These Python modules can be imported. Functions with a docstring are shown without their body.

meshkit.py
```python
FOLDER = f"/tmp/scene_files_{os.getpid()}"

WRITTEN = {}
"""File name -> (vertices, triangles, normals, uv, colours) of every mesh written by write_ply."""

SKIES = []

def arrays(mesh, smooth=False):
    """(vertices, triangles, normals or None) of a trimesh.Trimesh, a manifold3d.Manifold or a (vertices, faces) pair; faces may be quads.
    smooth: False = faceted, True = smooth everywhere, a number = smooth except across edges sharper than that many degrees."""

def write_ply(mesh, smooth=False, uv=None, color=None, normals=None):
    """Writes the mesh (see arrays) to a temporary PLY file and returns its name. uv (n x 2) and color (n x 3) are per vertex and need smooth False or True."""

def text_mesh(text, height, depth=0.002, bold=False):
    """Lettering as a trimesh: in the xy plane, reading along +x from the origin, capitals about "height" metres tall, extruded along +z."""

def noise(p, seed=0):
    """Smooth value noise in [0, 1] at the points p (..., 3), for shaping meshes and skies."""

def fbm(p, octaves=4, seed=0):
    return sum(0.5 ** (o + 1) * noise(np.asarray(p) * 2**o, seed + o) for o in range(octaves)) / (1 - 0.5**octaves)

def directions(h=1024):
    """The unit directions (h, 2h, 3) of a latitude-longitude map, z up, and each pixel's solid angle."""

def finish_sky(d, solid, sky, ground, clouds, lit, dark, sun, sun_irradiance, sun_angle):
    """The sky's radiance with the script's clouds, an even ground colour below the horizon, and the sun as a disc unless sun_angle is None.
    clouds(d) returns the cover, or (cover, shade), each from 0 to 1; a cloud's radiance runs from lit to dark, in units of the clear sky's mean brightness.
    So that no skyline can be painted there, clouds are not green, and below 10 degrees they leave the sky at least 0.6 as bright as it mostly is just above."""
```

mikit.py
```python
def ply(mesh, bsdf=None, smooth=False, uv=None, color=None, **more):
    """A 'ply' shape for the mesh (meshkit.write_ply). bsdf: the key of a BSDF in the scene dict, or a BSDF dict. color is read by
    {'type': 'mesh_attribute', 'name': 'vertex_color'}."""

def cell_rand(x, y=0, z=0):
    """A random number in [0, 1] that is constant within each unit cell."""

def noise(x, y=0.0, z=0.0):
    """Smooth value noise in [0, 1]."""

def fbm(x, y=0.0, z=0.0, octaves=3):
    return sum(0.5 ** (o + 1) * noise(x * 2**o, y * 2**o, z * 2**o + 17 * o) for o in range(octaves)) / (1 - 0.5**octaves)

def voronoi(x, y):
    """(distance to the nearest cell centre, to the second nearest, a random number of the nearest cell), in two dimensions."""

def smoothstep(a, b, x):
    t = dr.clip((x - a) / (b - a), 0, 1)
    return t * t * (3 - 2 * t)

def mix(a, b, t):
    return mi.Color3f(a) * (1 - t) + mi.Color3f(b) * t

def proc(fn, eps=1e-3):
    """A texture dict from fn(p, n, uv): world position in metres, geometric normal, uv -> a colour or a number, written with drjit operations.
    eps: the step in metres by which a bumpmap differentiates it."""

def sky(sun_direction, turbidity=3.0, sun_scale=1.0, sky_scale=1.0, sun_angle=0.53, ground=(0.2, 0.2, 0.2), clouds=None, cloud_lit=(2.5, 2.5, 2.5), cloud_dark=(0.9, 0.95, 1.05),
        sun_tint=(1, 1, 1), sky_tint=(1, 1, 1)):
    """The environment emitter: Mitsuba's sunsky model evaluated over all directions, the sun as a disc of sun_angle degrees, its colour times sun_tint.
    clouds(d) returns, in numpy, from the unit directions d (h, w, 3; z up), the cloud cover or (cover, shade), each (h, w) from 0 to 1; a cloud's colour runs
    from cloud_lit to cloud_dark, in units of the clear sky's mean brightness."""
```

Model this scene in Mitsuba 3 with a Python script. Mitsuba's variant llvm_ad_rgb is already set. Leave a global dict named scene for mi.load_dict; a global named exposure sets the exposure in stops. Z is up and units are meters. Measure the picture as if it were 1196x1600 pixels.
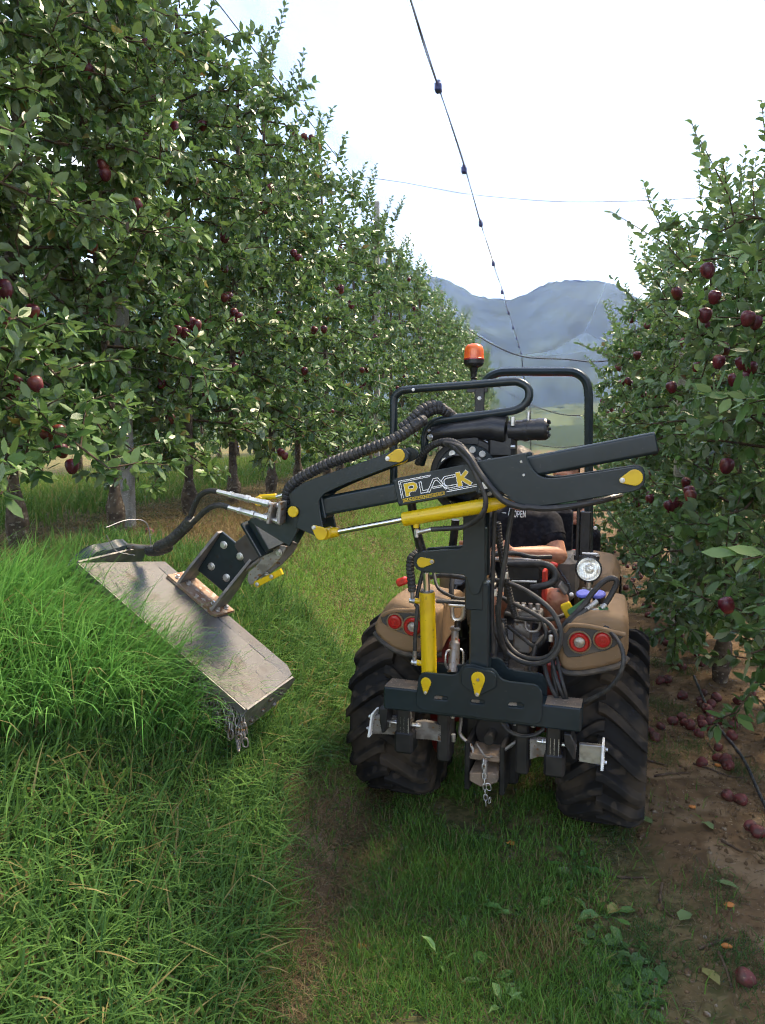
"""An orchard alley with a tractor and a side-arm mower, built in metres: rows run along +y, the camera stands in the alley at the origin."""
import math
import numpy as np, trimesh, mitsuba as mi, drjit as dr, manifold3d as m3d
from shapely.geometry import Polygon, LineString, Point
from shapely import affinity
import shapely
import mikit, meshkit
from mikit import noise, fbm, smoothstep, mix, voronoi, cell_rand
T = mi.ScalarTransform4f
scene, labels = {'type': 'scene'}, {}
# ---------------------------------------------------------------- camera, light, exposure
YAW, PITCH, EYE = math.radians(11.86), math.radians(6.2), 1.65
look = [-math.sin(YAW) * math.cos(PITCH), math.cos(YAW) * math.cos(PITCH), -math.sin(PITCH)]
scene['camera'] = {'type': 'perspective', 'fov': 52.98, 'fov_axis': 'x', 'near_clip': 0.05, 'far_clip': 9000.0,
                   'to_world': T().look_at(origin=[0, 0, EYE], target=[look[0], look[1], EYE + look[2]], up=[0, 0, 1])}
exposure = 4.25
HAZE = 0.00013


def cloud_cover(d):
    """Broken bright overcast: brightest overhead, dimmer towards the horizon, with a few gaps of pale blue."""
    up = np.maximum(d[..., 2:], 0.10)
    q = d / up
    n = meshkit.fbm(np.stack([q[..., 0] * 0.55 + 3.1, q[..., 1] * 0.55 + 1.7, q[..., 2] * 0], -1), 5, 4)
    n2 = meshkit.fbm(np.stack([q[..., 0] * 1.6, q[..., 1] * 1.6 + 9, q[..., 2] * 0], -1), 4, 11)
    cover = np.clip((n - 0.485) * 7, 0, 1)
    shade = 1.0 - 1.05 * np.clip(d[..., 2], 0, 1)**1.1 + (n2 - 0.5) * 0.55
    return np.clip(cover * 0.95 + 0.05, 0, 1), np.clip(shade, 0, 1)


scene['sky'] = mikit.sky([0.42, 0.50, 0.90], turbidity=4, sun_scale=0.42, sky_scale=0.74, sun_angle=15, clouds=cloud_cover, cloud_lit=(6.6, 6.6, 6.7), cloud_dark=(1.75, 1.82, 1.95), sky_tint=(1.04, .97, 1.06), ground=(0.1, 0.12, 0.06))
# ---------------------------------------------------------------- materials


def rgb(*c):
    return {'type': 'rgb', 'value': list(c)}


def pbr(name, color, rough=0.5, metal=0.0, spec=0.5, coat=0.0, **k):
    d = {'type': 'principled', 'base_color': rgb(*color) if isinstance(color, (tuple, list)) else color, 'roughness': rough, 'specular': spec}
    if metal:
        d['metallic'] = metal
    if coat:
        d['clearcoat'] = coat
        d['clearcoat_gloss'] = 0.8
    d.update(k)
    scene[name] = {'type': 'twosided', 'a': d}


def spots(a, b, scale, lo, hi, c=None, s2=60.0, lo2=0.6, hi2=0.7):
    """Colour a with patches of matter of colour b, and finer flecks of colour c."""
    def fn(p, n, uv):
        t = smoothstep(lo, hi, fbm(p.x * scale, p.y * scale, p.z * scale, 4))
        v = mix(a, b, t)
        if c is not None:
            v = mix(v, c, smoothstep(lo2, hi2, noise(p.x * s2, p.y * s2, p.z * s2)))
        return v
    return mikit.proc(fn)


pbr('slate_paint', spots((.0095, .0175, .0205), (.013, .021, .0245), 7, .42, .62, (.02, .025, .026), 95, .88, .95), .32, spec=.4, coat=.15)
pbr('dusty_paint', spots((.2, .145, .10), (.14, .108, .08), 14, .4, .62, (.24, .18, .13), 160, .72, .9), .75)
pbr('yellow_paint', spots((.56, .38, .003), (.50, .32, .004), 9, .45, .7, (.20, .13, .02), 110, .90, .96), .33, coat=.3)
pbr('black_paint', spots((.012, .012, .013), (.022, .021, .02), 12, .4, .65), .38)
pbr('rubber_hose', spots((.018, .018, .018), (.04, .037, .032), 25, .45, .7), .55)
pbr('tyre_rubber', spots((.012, .0115, .011), (.045, .035, .025), 7, .45, .68, (.04, .032, .024), 34, .62, .85), .8, spec=.25)
pbr('chrome', (.72, .72, .72), .14, 1.0)
pbr('zinc', spots((.62, .62, .6), (.42, .41, .39), 30, .4, .7), .36, 0.9)
pbr('dull_steel', spots((.3, .285, .27), (.17, .15, .13), 18, .42, .66, (.2, .11, .055), 90, .72, .85), .5, .75)
pbr('deck_steel', spots((.084, .080, .076), (.076, .066, .054), 5, .38, .66, (.06, .046, .034), 17, .62, .95), .5, .2)
pbr('rusty_steel', spots((.25, .17, .115), (.17, .085, .04), 16, .42, .64, (.33, .27, .22), 60, .62, .8), .62, .3)
pbr('grey_plate', spots((.13, .125, .12), (.21, .19, .17), 14, .42, .66), .5, .35)
pbr('tan_plastic', spots((.20, .128, .068), (.17, .11, .06), 6, .38, .66, (.225, .15, .085), 150, .8, .95), .66, spec=.3)
pbr('dark_plastic', spots((.035, .032, .028), (.10, .075, .05), 11, .5, .72), .62)
pbr('red_paint', (.55, .035, .02), .35, coat=.3)
pbr('dark_red_paint', spots((.22, .014, .01), (.1, .02, .012), 14, .45, .7), .5)
pbr('red_lens', (.30, .006, .007), .16, coat=.6)
pbr('clear_lens', spots((.33, .29, .22), (.2, .17, .13), 55, .4, .6), .2, coat=.5)
pbr('reflector', (.85, .85, .83), .17, .95)
pbr('orange_lens', spots((.85, .16, .015), (.75, .1, .01), 40, .4, .6), .18, coat=.7)
pbr('blue_cap', (.10, .11, .42), .4)
pbr('green_cap', (.03, .10, .035), .5)
pbr('white_paint', (.78, .78, .76), .4)
pbr('steel_grey_cloth', spots((.2, .19, .18), (.14, .13, .13), 40, .4, .6), .9, spec=.1)
pbr('black_cloth', spots((.013, .013, .016), (.024, .024, .028), 60, .4, .65), .92, spec=.12, sheen=.3)
pbr('skin', spots((.50, .24, .14), (.43, .18, .10), 35, .4, .7), .5)
pbr('hair', (.03, .02, .014), .6)
pbr('lip', (.36, .12, .1), .5)
pbr('eye_white', (.7, .68, .65), .2)
pbr('crate_plastic', (.03, .11, .035), .5)
pbr('concrete', spots((.36, .34, .30), (.25, .235, .2), 9, .4, .65, (.44, .42, .38), 120, .6, .8), .9, spec=.2)
pbr('bark', spots((.12, .095, .07), (.065, .05, .038), 24, .38, .62, (.2, .18, .14), 70, .66, .8), .95, spec=.15)
pbr('twig_bark', spots((.10, .07, .045), (.06, .042, .03), 50, .4, .6), .9, spec=.2)
pbr('net_plastic', (.03, .04, .14), .5)
pbr('wire_steel', (.22, .22, .23), .5, .6)
pbr('cord', (.03, .03, .035), .8)


def apple_skin(p, n, uv):
    s = fbm(p.x * 60, p.y * 60, p.z * 18, 3)
    v = mix((.10, .012, .019), (.06, .009, .016), smoothstep(.35, .7, s))
    v = mix(v, (.17, .045, .025), smoothstep(.62, .8, noise(p.x * 14 + 3, p.y * 14, p.z * 14)) * .7)
    return mix(v, (.25, .13, .09), smoothstep(.88, .94, noise(p.x * 420, p.y * 420, p.z * 420)) * .7)


pbr('apple_skin', mikit.proc(apple_skin), .36, spec=.45)
pbr('old_apple_skin', spots((.10, .017, .016), (.06, .024, .017), 45, .4, .65, (.16, .08, .05), 140, .78, .92), .6)
pbr('bitten_flesh', (.36, .13, .025), .6)


def leaf(name, under, gloss=.38, trans=.3, col=None):
    """A leaf lets a part of the light through; its upper face is glossy, its underside pale and dull."""
    col = rgb(*col) if col else {'type': 'mesh_attribute', 'name': 'vertex_color'}
    scene[name] = {'type': 'blendbsdf', 'weight': trans,
                   'a': {'type': 'twosided', 'x': {'type': 'principled', 'base_color': col, 'roughness': gloss, 'specular': .5},
                         'y': {'type': 'principled', 'base_color': rgb(*under) if under else col, 'roughness': .7, 'specular': .3}},
                   'b': {'type': 'principledthin', 'base_color': col, 'roughness': .6, 'diff_trans': 1.7}}


leaf('apple_leaf', (.22, .28, .18), .34, .36)
LEAF_TONES = ((.052, .108, .030), (.066, .134, .035), (.082, .158, .040), (.102, .186, .046), (.125, .212, .053))
for k_, c_ in enumerate(LEAF_TONES):
    leaf(f'apple_leaf_tone_{k_}', (.22, .28, .18), .34, .36, c_)
leaf('grass_leaf', None, .42, .42)
leaf('weed_leaf', None, .5, .25)


def ground_color(p, n, uv):
    a = fbm(p.x * 2.1, p.y * 2.1, 3.0, 4)
    b = fbm(p.x * 23, p.y * 23, p.z * 23, 3)
    soil = mix((.125, .08, .042), (.08, .052, .028), smoothstep(.3, .7, b))
    soil = mix(soil, (.17, .118, .068), smoothstep(.55, .75, fbm(p.x * 7, p.y * 7, 1.0, 3)))
    soil = mix(soil, (.21, .165, .11), smoothstep(.84, .9, noise(p.x * 130, p.y * 130, p.z * 130)))
    thatch = mix((.055, .06, .022), (.12, .1, .045), smoothstep(.35, .65, fbm(p.x * 40, p.y * 40, p.z * 40, 3)))
    lane = smoothstep(.62, .30, p.x + (a - .5) * .9)
    bare = smoothstep(.26, .12, dr.abs(p.x + .70) + (b - .5) * .25)
    lane = lane * (1 - bare)
    return mix(soil, thatch, lane * smoothstep(.3, .5, a + .12))


def ground_bump(p, n, uv):
    return fbm(p.x * 26, p.y * 26, p.z * 26, 4) * .016 + noise(p.x * 90, p.y * 90, p.z * 90) * .004


scene['soil'] = {'type': 'twosided', 'a': {'type': 'bumpmap', 'scale': 1.0, 't': mikit.proc(ground_bump, 2e-3), 'b': {'type': 'principled', 'base_color': mikit.proc(ground_color), 'roughness': .95, 'specular': .15}}}


pbr('clod', spots((.12, .08, .045), (.08, .053, .03), 60, .4, .6, (.2, .165, .12), 30, .7, .8), .95, spec=.1)


def forest(p, n, uv):
    return mix((.018, .03, .022), (.034, .05, .03), smoothstep(.35, .65, fbm(p.x * .02, p.y * .02, p.z * .02, 4)))


pbr('forest', mikit.proc(forest), .95, spec=.1)


def slope_fields(p, n, uv):
    rows = smoothstep(.35, .65, noise(p.x * .25, p.y * .04, 0))
    return mix(mix((.035, .05, .024), (.06, .075, .034), rows), (.02, .033, .016), smoothstep(.55, .62, fbm(p.x * .02, p.y * .02, 5.0, 3)))


pbr('slope_fields', mikit.proc(slope_fields), .95, spec=.1)
# ---------------------------------------------------------------- mesh helpers


def key(name):
    if name not in scene:
        return name
    k = 1
    while f'{name}_{k:03d}' in scene:
        k += 1
    return f'{name}_{k:03d}'


USED = {}


def numbered(root):
    """The next free key of a thing that has only parts."""
    k = USED.get(root, -1) + 1
    USED[root] = k
    return root if k == 0 else f'{root}_{k:03d}'


def tag(k, label=None, category=None, group=None, kind=None):
    d = labels.setdefault(k, {})
    for a, b in (('label', label), ('category', category), ('group', group), ('kind', kind)):
        if b:
            d[a] = b
    return k


def put(name, mesh, bsdf, smooth=35, label=None, category=None, group=None, kind=None, color=None, frame=None):
    k = key(name)
    if frame is not None:
        v, f, n = meshkit.arrays(mesh)
        mesh = (v @ frame[:3, :3].T + frame[:3, 3], f)
    scene[k] = mikit.ply(mesh, bsdf, smooth=smooth, color=color)
    if label or category or group or kind:
        tag(k, label, category, group, kind)
    return k


def cat(ms):
    out, at = ([], []), 0
    for m in ms:
        v, f, _ = meshkit.arrays(m)
        out[0].append(v)
        out[1].append(f + at)
        at += len(v)
    return np.vstack(out[0]), np.vstack(out[1])


def unit(v):
    v = np.asarray(v, float)
    return v / (np.linalg.norm(v, axis=-1, keepdims=True) + 1e-12)


def spline(pts, step=0.012):
    """A Catmull-Rom curve through the points, sampled about every step metres."""
    p = np.asarray(pts, float)
    if len(p) < 3:
        n = max(2, int(np.linalg.norm(p[-1] - p[0]) / step))
        return p[0] + (p[-1] - p[0]) * np.linspace(0, 1, n)[:, None]
    q = np.vstack([2 * p[0] - p[1], p, 2 * p[-1] - p[-2]])
    out = []
    for i in range(len(p) - 1):
        a, b, c, d = q[i:i + 4]
        n = max(2, int(np.linalg.norm(c - b) / step))
        t = np.linspace(0, 1, n, endpoint=False)[:, None]
        out.append(0.5 * (2 * b + (c - a) * t + (2 * a - 5 * b + 4 * c - d) * t**2 + (3 * b - a - 3 * c + d) * t**3))
    return np.vstack(out + [p[-1:]])


def sweep(path, radius, sides=10, closed=False):
    """A tube along the path (n, 3); radius a number or one per point. Ends are capped."""
    p = np.asarray(path, float)
    n = len(p)
    r = np.broadcast_to(radius, (n,))
    t = unit(np.gradient(p, axis=0))
    a = np.cross(t[0], [0, 0, 1.0] if abs(t[0][2]) < .9 else [1.0, 0, 0])
    A = np.zeros_like(p)
    for i in range(n):
        a = a - t[i] * (a @ t[i])
        a = a / (np.linalg.norm(a) + 1e-12)
        A[i] = a
    B = np.cross(t, A)
    ang = np.arange(sides) * 2 * np.pi / sides
    v = p[:, None] + r[:, None, None] * (np.cos(ang)[None, :, None] * A[:, None] + np.sin(ang)[None, :, None] * B[:, None])
    i, j = np.meshgrid(np.arange(n - 1), np.arange(sides), indexing='ij')
    q = np.stack([i * sides + j, i * sides + (j + 1) % sides, (i + 1) * sides + (j + 1) % sides, (i + 1) * sides + j], -1).reshape(-1, 4)
    f = np.vstack([q[:, [0, 1, 2]], q[:, [0, 2, 3]]])
    v = np.vstack([v.reshape(-1, 3), p[:1], p[-1:]])
    k = np.arange(sides)
    c0, c1, e = n * sides, n * sides + 1, (n - 1) * sides
    f = np.vstack([f, np.stack([k * 0 + c0, (k + 1) % sides, k], 1), np.stack([k * 0 + c1, e + k, e + (k + 1) % sides], 1)])
    return v, f


def hose(pts, r, sides=10, step=.014):
    return sweep(spline(pts, step), r, sides)


def ribbed(pts, r, pitch=.018, depth=.16, sides=12):
    """A corrugated or spiral guarded hose."""
    p = spline(pts, pitch / 4)
    s = np.concatenate([[0], np.cumsum(np.linalg.norm(np.diff(p, axis=0), axis=1))])
    w = (s / pitch) % 1.0
    return sweep(p, r * (1 - depth * (w < .27)), sides)


def cyl(p0, p1, r, sides=20, bevel=.12):
    p0, p1 = np.asarray(p0, float), np.asarray(p1, float)
    L = np.linalg.norm(p1 - p0)
    b = min(bevel * r, L * .3)
    d = (p1 - p0) / L
    return sweep(np.array([p0, p0 + d * b, p1 - d * b, p1]), np.array([r - b, r, r, r - b]), sides)


def lathe(c, axis, prof, sides=28):
    """prof: (distance along the axis, radius)."""
    axis = unit(axis)
    p = np.array([np.asarray(c, float) + axis * a for a, _ in prof])
    x = np.cross(axis, [0, 0, 1.0] if abs(axis[2]) < .9 else [1.0, 0, 0])
    x = unit(x)
    y = np.cross(axis, x)
    ang = np.arange(sides) * 2 * np.pi / sides
    ring = np.cos(ang)[:, None] * x + np.sin(ang)[:, None] * y
    v = p[:, None] + np.array([max(r, 1e-5) for _, r in prof])[:, None, None] * ring[None]
    n = len(prof)
    i, j = np.meshgrid(np.arange(n - 1), np.arange(sides), indexing='ij')
    q = np.stack([i * sides + j, i * sides + (j + 1) % sides, (i + 1) * sides + (j + 1) % sides, (i + 1) * sides + j], -1).reshape(-1, 4)
    return v.reshape(-1, 3), np.vstack([q[:, [0, 1, 2]], q[:, [0, 2, 3]]])


def box(c, size, b=.004, R=None):
    """A box with bevelled edges; R its axes as rows."""
    s = np.asarray(size, float) / 2
    b = min(b, s.min() * .45)
    pts = []
    for sx in (-1, 1):
        for sy in (-1, 1):
            for sz in (-1, 1):
                for k in range(3):
                    q = s - b
                    q[k] = s[k]
                    pts.append(q * (sx, sy, sz))
    pts = np.array(pts)
    h = trimesh.convex.convex_hull(pts)
    v = np.array(h.vertices)
    if R is not None:
        v = v @ np.asarray(R, float)
    return v + np.asarray(c, float), np.array(h.faces)


def frame_xz(angle):
    """Axes of a frame turned by angle in the vertical cross plane: rows x, y, z."""
    c, s = math.cos(angle), math.sin(angle)
    return np.array([[c, 0, s], [0, 1, 0], [-s, 0, c]])


def plate(poly, y0, y1, b=.0022, holes=()):
    """A plate with chamfered edges from an outline in the vertical cross plane (x, z), between y0 and y1."""
    P = Polygon(poly).buffer(0)
    for h in holes:
        P = P.difference(Polygon(h))
    P = shapely.geometry.polygon.orient(P.simplify(.0003))
    vs, fs, at = [], [], 0
    rings = [np.array(P.exterior.coords)[:-1]] + [np.array(i.coords)[:-1] for i in P.interiors]
    off, ins, outl = 0, [], []
    for r in rings:
        e = unit(np.roll(r, -1, 0) - r)
        nrm = np.stack([-e[:, 1], e[:, 0]], 1)
        m = nrm + np.roll(nrm, 1, 0)
        m = m / np.maximum((m * nrm).sum(1, keepdims=True), .35)
        ins.append(r + m * b)
        outl.append(r)
    inner = Polygon(ins[0], ins[1:])
    if not inner.is_valid:
        inner = Polygon(outl[0], outl[1:])
        ins = outl
    tv, tf = trimesh.creation.triangulate_polygon(inner, engine='earcut')
    # cap vertices follow the rings
    flat = np.vstack(ins)
    idx = np.array([np.argmin(((flat - p)**2).sum(1)) for p in tv])
    n = len(flat)
    full = np.vstack(outl)
    d = 1 if y1 > y0 else -1
    lay = [(flat, y0), (full, y0 + d * b), (full, y1 - d * b), (flat, y1)]
    v = np.vstack([np.stack([q[:, 0], np.full(n, y), q[:, 1]], 1) for q, y in lay])
    cap = idx[tf]
    f = [cap, cap[:, ::-1] + 3 * n]
    s = 0
    for r in rings:
        m = len(r)
        i = np.arange(m)
        j = (i + 1) % m
        for L in range(3):
            a, bb, c, dd = s + i + L * n, s + j + L * n, s + j + (L + 1) * n, s + i + (L + 1) * n
            f += [np.stack([a, dd, c], 1), np.stack([a, c, bb], 1)]
        s += m
    mesh = trimesh.Trimesh(v, np.vstack(f), process=False)
    if mesh.volume < 0:
        mesh.invert()
    return np.array(mesh.vertices), np.array(mesh.faces)


def smooth_poly(pts, r):
    """Rounds the corners of an outline by r."""
    P = Polygon(pts).buffer(0)
    P = P.buffer(-r, quad_segs=5).buffer(2 * r, quad_segs=5).buffer(-r, quad_segs=5)
    return list(P.simplify(.0004).exterior.coords)[:-1]


def drop_poly(c, tip, R, r):
    """A teardrop: a round of radius R about c drawn out to a small round about tip."""
    h = Point(*c).buffer(R, quad_segs=8).union(Point(*tip).buffer(r, quad_segs=5)).convex_hull
    return list(h.exterior.coords)[:-1]


def hexhead(c, axis, r, h):
    axis = unit(axis)
    c = np.asarray(c, float)
    return cat([cyl(c, c + axis * h * .25, r * 1.45, 16), sweep(np.array([c + axis * h * .25, c + axis * h * .9, c + axis * h]), np.array([r, r, r * .85]), 6)])
# ---------------------------------------------------------------- ground, hills, air
PROFILE = np.array([(-80, .7), (-12, .9), (-3.2, .97), (-2.3, .95), (-1.9, .88), (-1.45, .64), (-1.14, .33), (-.93, .11), (-.78, .0), (1.6, 0), (3, -.12), (80, -.9)])


def gz(x, y):
    x, y = np.asarray(x, float), np.asarray(y, float)
    wob = (meshkit.noise(np.stack([x * 0, y * .8, x * 0], -1), 3) - .5) * .18
    near = np.clip((x + 6) / 2, 0, 1)
    z = np.interp(x + wob * near, PROFILE[:, 0], PROFILE[:, 1])
    p = np.stack([x, y, x * 0], -1)
    z = z + (meshkit.fbm(p * 1.3, 3, 5) - .5) * .10 + (meshkit.fbm(p * 6, 3, 9) - .5) * .035
    z = z - .035 * np.exp(-((x + .72) / .16)**2) * (y > -3) - .02 * np.exp(-((x - .3) / .2)**2)   # wheel tracks
    far = np.clip((np.hypot(x, y) - 45) / 60, 0, 1)
    return z * (1 - far) - far * 1.5


def steps(lo, hi, fine, out, grow=1.16):
    a = list(np.arange(lo, hi + fine / 2, fine))
    s = fine
    while a[-1] < out:
        s *= grow
        a.append(a[-1] + s)
    s = fine
    while a[0] > -out:
        s *= grow
        a.insert(0, a[0] - s)
    return np.array(a)


gx, gy = steps(-4.2, 2.6, .035, 3500), steps(.6, 9.5, .05, 3500)
X, Y = np.meshgrid(gx, gy)
V = np.stack([X, Y, gz(X, Y)], -1).reshape(-1, 3)
nx, ny = len(gx), len(gy)
i, j = np.meshgrid(np.arange(ny - 1), np.arange(nx - 1), indexing='ij')
q = np.stack([i * nx + j, i * nx + j + 1, (i + 1) * nx + j + 1, (i + 1) * nx + j], -1).reshape(-1, 4)
put('ground', (V, np.vstack([q[:, [0, 1, 2]], q[:, [0, 2, 3]]])), 'soil', smooth=True, kind='structure')


def ridge(name, bsdf, az, crest, r0, rc, r1, seed, rough, nr=48):
    """A hill range: crest heights over the azimuth (degrees from +y, clockwise), rising from r0 to rc and falling to r1."""
    a = np.linspace(-60, 60, 401)
    h = np.interp(a, az, crest)
    r = np.concatenate([np.linspace(r0, rc, nr), np.linspace(rc, r1, nr // 2)[1:]])
    A, Rr = np.meshgrid(np.radians(a), r)
    u = np.where(Rr <= rc, (Rr - r0) / (rc - r0), (r1 - Rr) / (r1 - rc))
    x, y = Rr * np.sin(A), Rr * np.cos(A)
    p = np.stack([x, y, x * 0], -1) / rc
    sh = np.clip(u, 0, 1)**.8
    z = h[None] * sh * (1 + (meshkit.fbm(p * 14, 4, seed) - .5) * rough * (1 - sh * .8)) + (meshkit.fbm(p * 300, 2, seed + 4) - .5) * rc * .006 * np.clip(u * 3, 0, 1) - 2
    n = len(a)
    i, j = np.meshgrid(np.arange(len(r) - 1), np.arange(n - 1), indexing='ij')
    q = np.stack([i * n + j, i * n + j + 1, (i + 1) * n + j + 1, (i + 1) * n + j], -1).reshape(-1, 4)
    put(name, (np.stack([x, y, z], -1).reshape(-1, 3), np.vstack([q[:, [0, 1, 2]], q[:, [0, 2, 3]]])), bsdf, smooth=True, kind='structure')


# crests by azimuth: a low saddle on the left, the flat topped mountain ahead, falling off to the right
ridge('mountain', 'forest', [-70, -30, -12, -7, -5, -2.6, -1.2, .2, 1.5, 3.5, 4.6, 5.6, 6.6, 8, 12, 40, 70],
      [200, 260, 330, 285, 252, 244, 256, 272, 277, 276, 268, 250, 228, 205, 190, 230, 200], 700, 1500, 2400, 21, .22)
ridge('hillside', 'slope_fields', [-70, -20, -6, -3, 0, 3, 6, 12, 70], [14, 16, 15, 14, 15, 17, 19, 22, 20], 110, 420, 640, 33, .4, 50)
scene['air'] = {'type': 'homogeneous', 'albedo': {'type': 'rgb', 'value': [.93, .95, .97]}, 'sigma_t': {'type': 'rgb', 'value': [HAZE * .55, HAZE * .85, HAZE * 1.85]}}
scene['haze'] = {'type': 'cube', 'to_world': T().translate([0, 1200, 215]).scale([4200, 2600, 222]), 'bsdf': {'type': 'null'}, 'interior': {'type': 'ref', 'id': 'air'}}
tag('haze', kind='stuff')
scene['camera']['medium'] = {'type': 'ref', 'id': 'air'}
# ---------------------------------------------------------------- apple trees
LEAF = np.array([[0, 0, 0], [.30, .40, .05], [.30, 0, -.045], [.30, -.40, .05], [.68, .36, .03], [.68, 0, -.055], [.68, -.36, .03], [1, 0, -.13]])
LEAF_F = np.array([[0, 2, 1], [0, 3, 2], [1, 5, 4], [1, 2, 5], [2, 3, 6], [2, 6, 5], [4, 5, 7], [5, 6, 7]])
FAR_LEAF = np.array([[0, 0, 0], [.45, .46, .06], [1, 0, -.12], [.45, -.46, .06]])
FAR_F = np.array([[0, 2, 1], [0, 3, 2]])


def leaves_mesh(pos, ax, nrm, size, col, shape=LEAF, faces=LEAF_F, wide=.62):
    ax = unit(ax)
    side = unit(np.cross(nrm, ax))
    up = np.cross(ax, side)
    s = size[:, None, None]
    b = shape[None] * s
    hsh = np.abs(np.sin(pos[:, 0] * 917.3 + pos[:, 1] * 531.7 + pos[:, 2] * 711.9) * 43758.5453) % 1.0
    b = b * np.stack([1 - .12 * hsh, .82 + .36 * ((hsh * 7.3) % 1), .1 + 2.6 * ((hsh * 13.7) % 1)**1.4], 1)[:, None]
    v = pos[:, None] + b[..., :1] * ax[:, None] + b[..., 1:2] * wide * side[:, None] + b[..., 2:] * up[:, None]
    f = (faces[None] + (np.arange(len(pos)) * len(shape))[:, None, None]).reshape(-1, 3)
    return (v.reshape(-1, 3), f), np.repeat(col, len(shape), 0)


DEBUG = False


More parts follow.
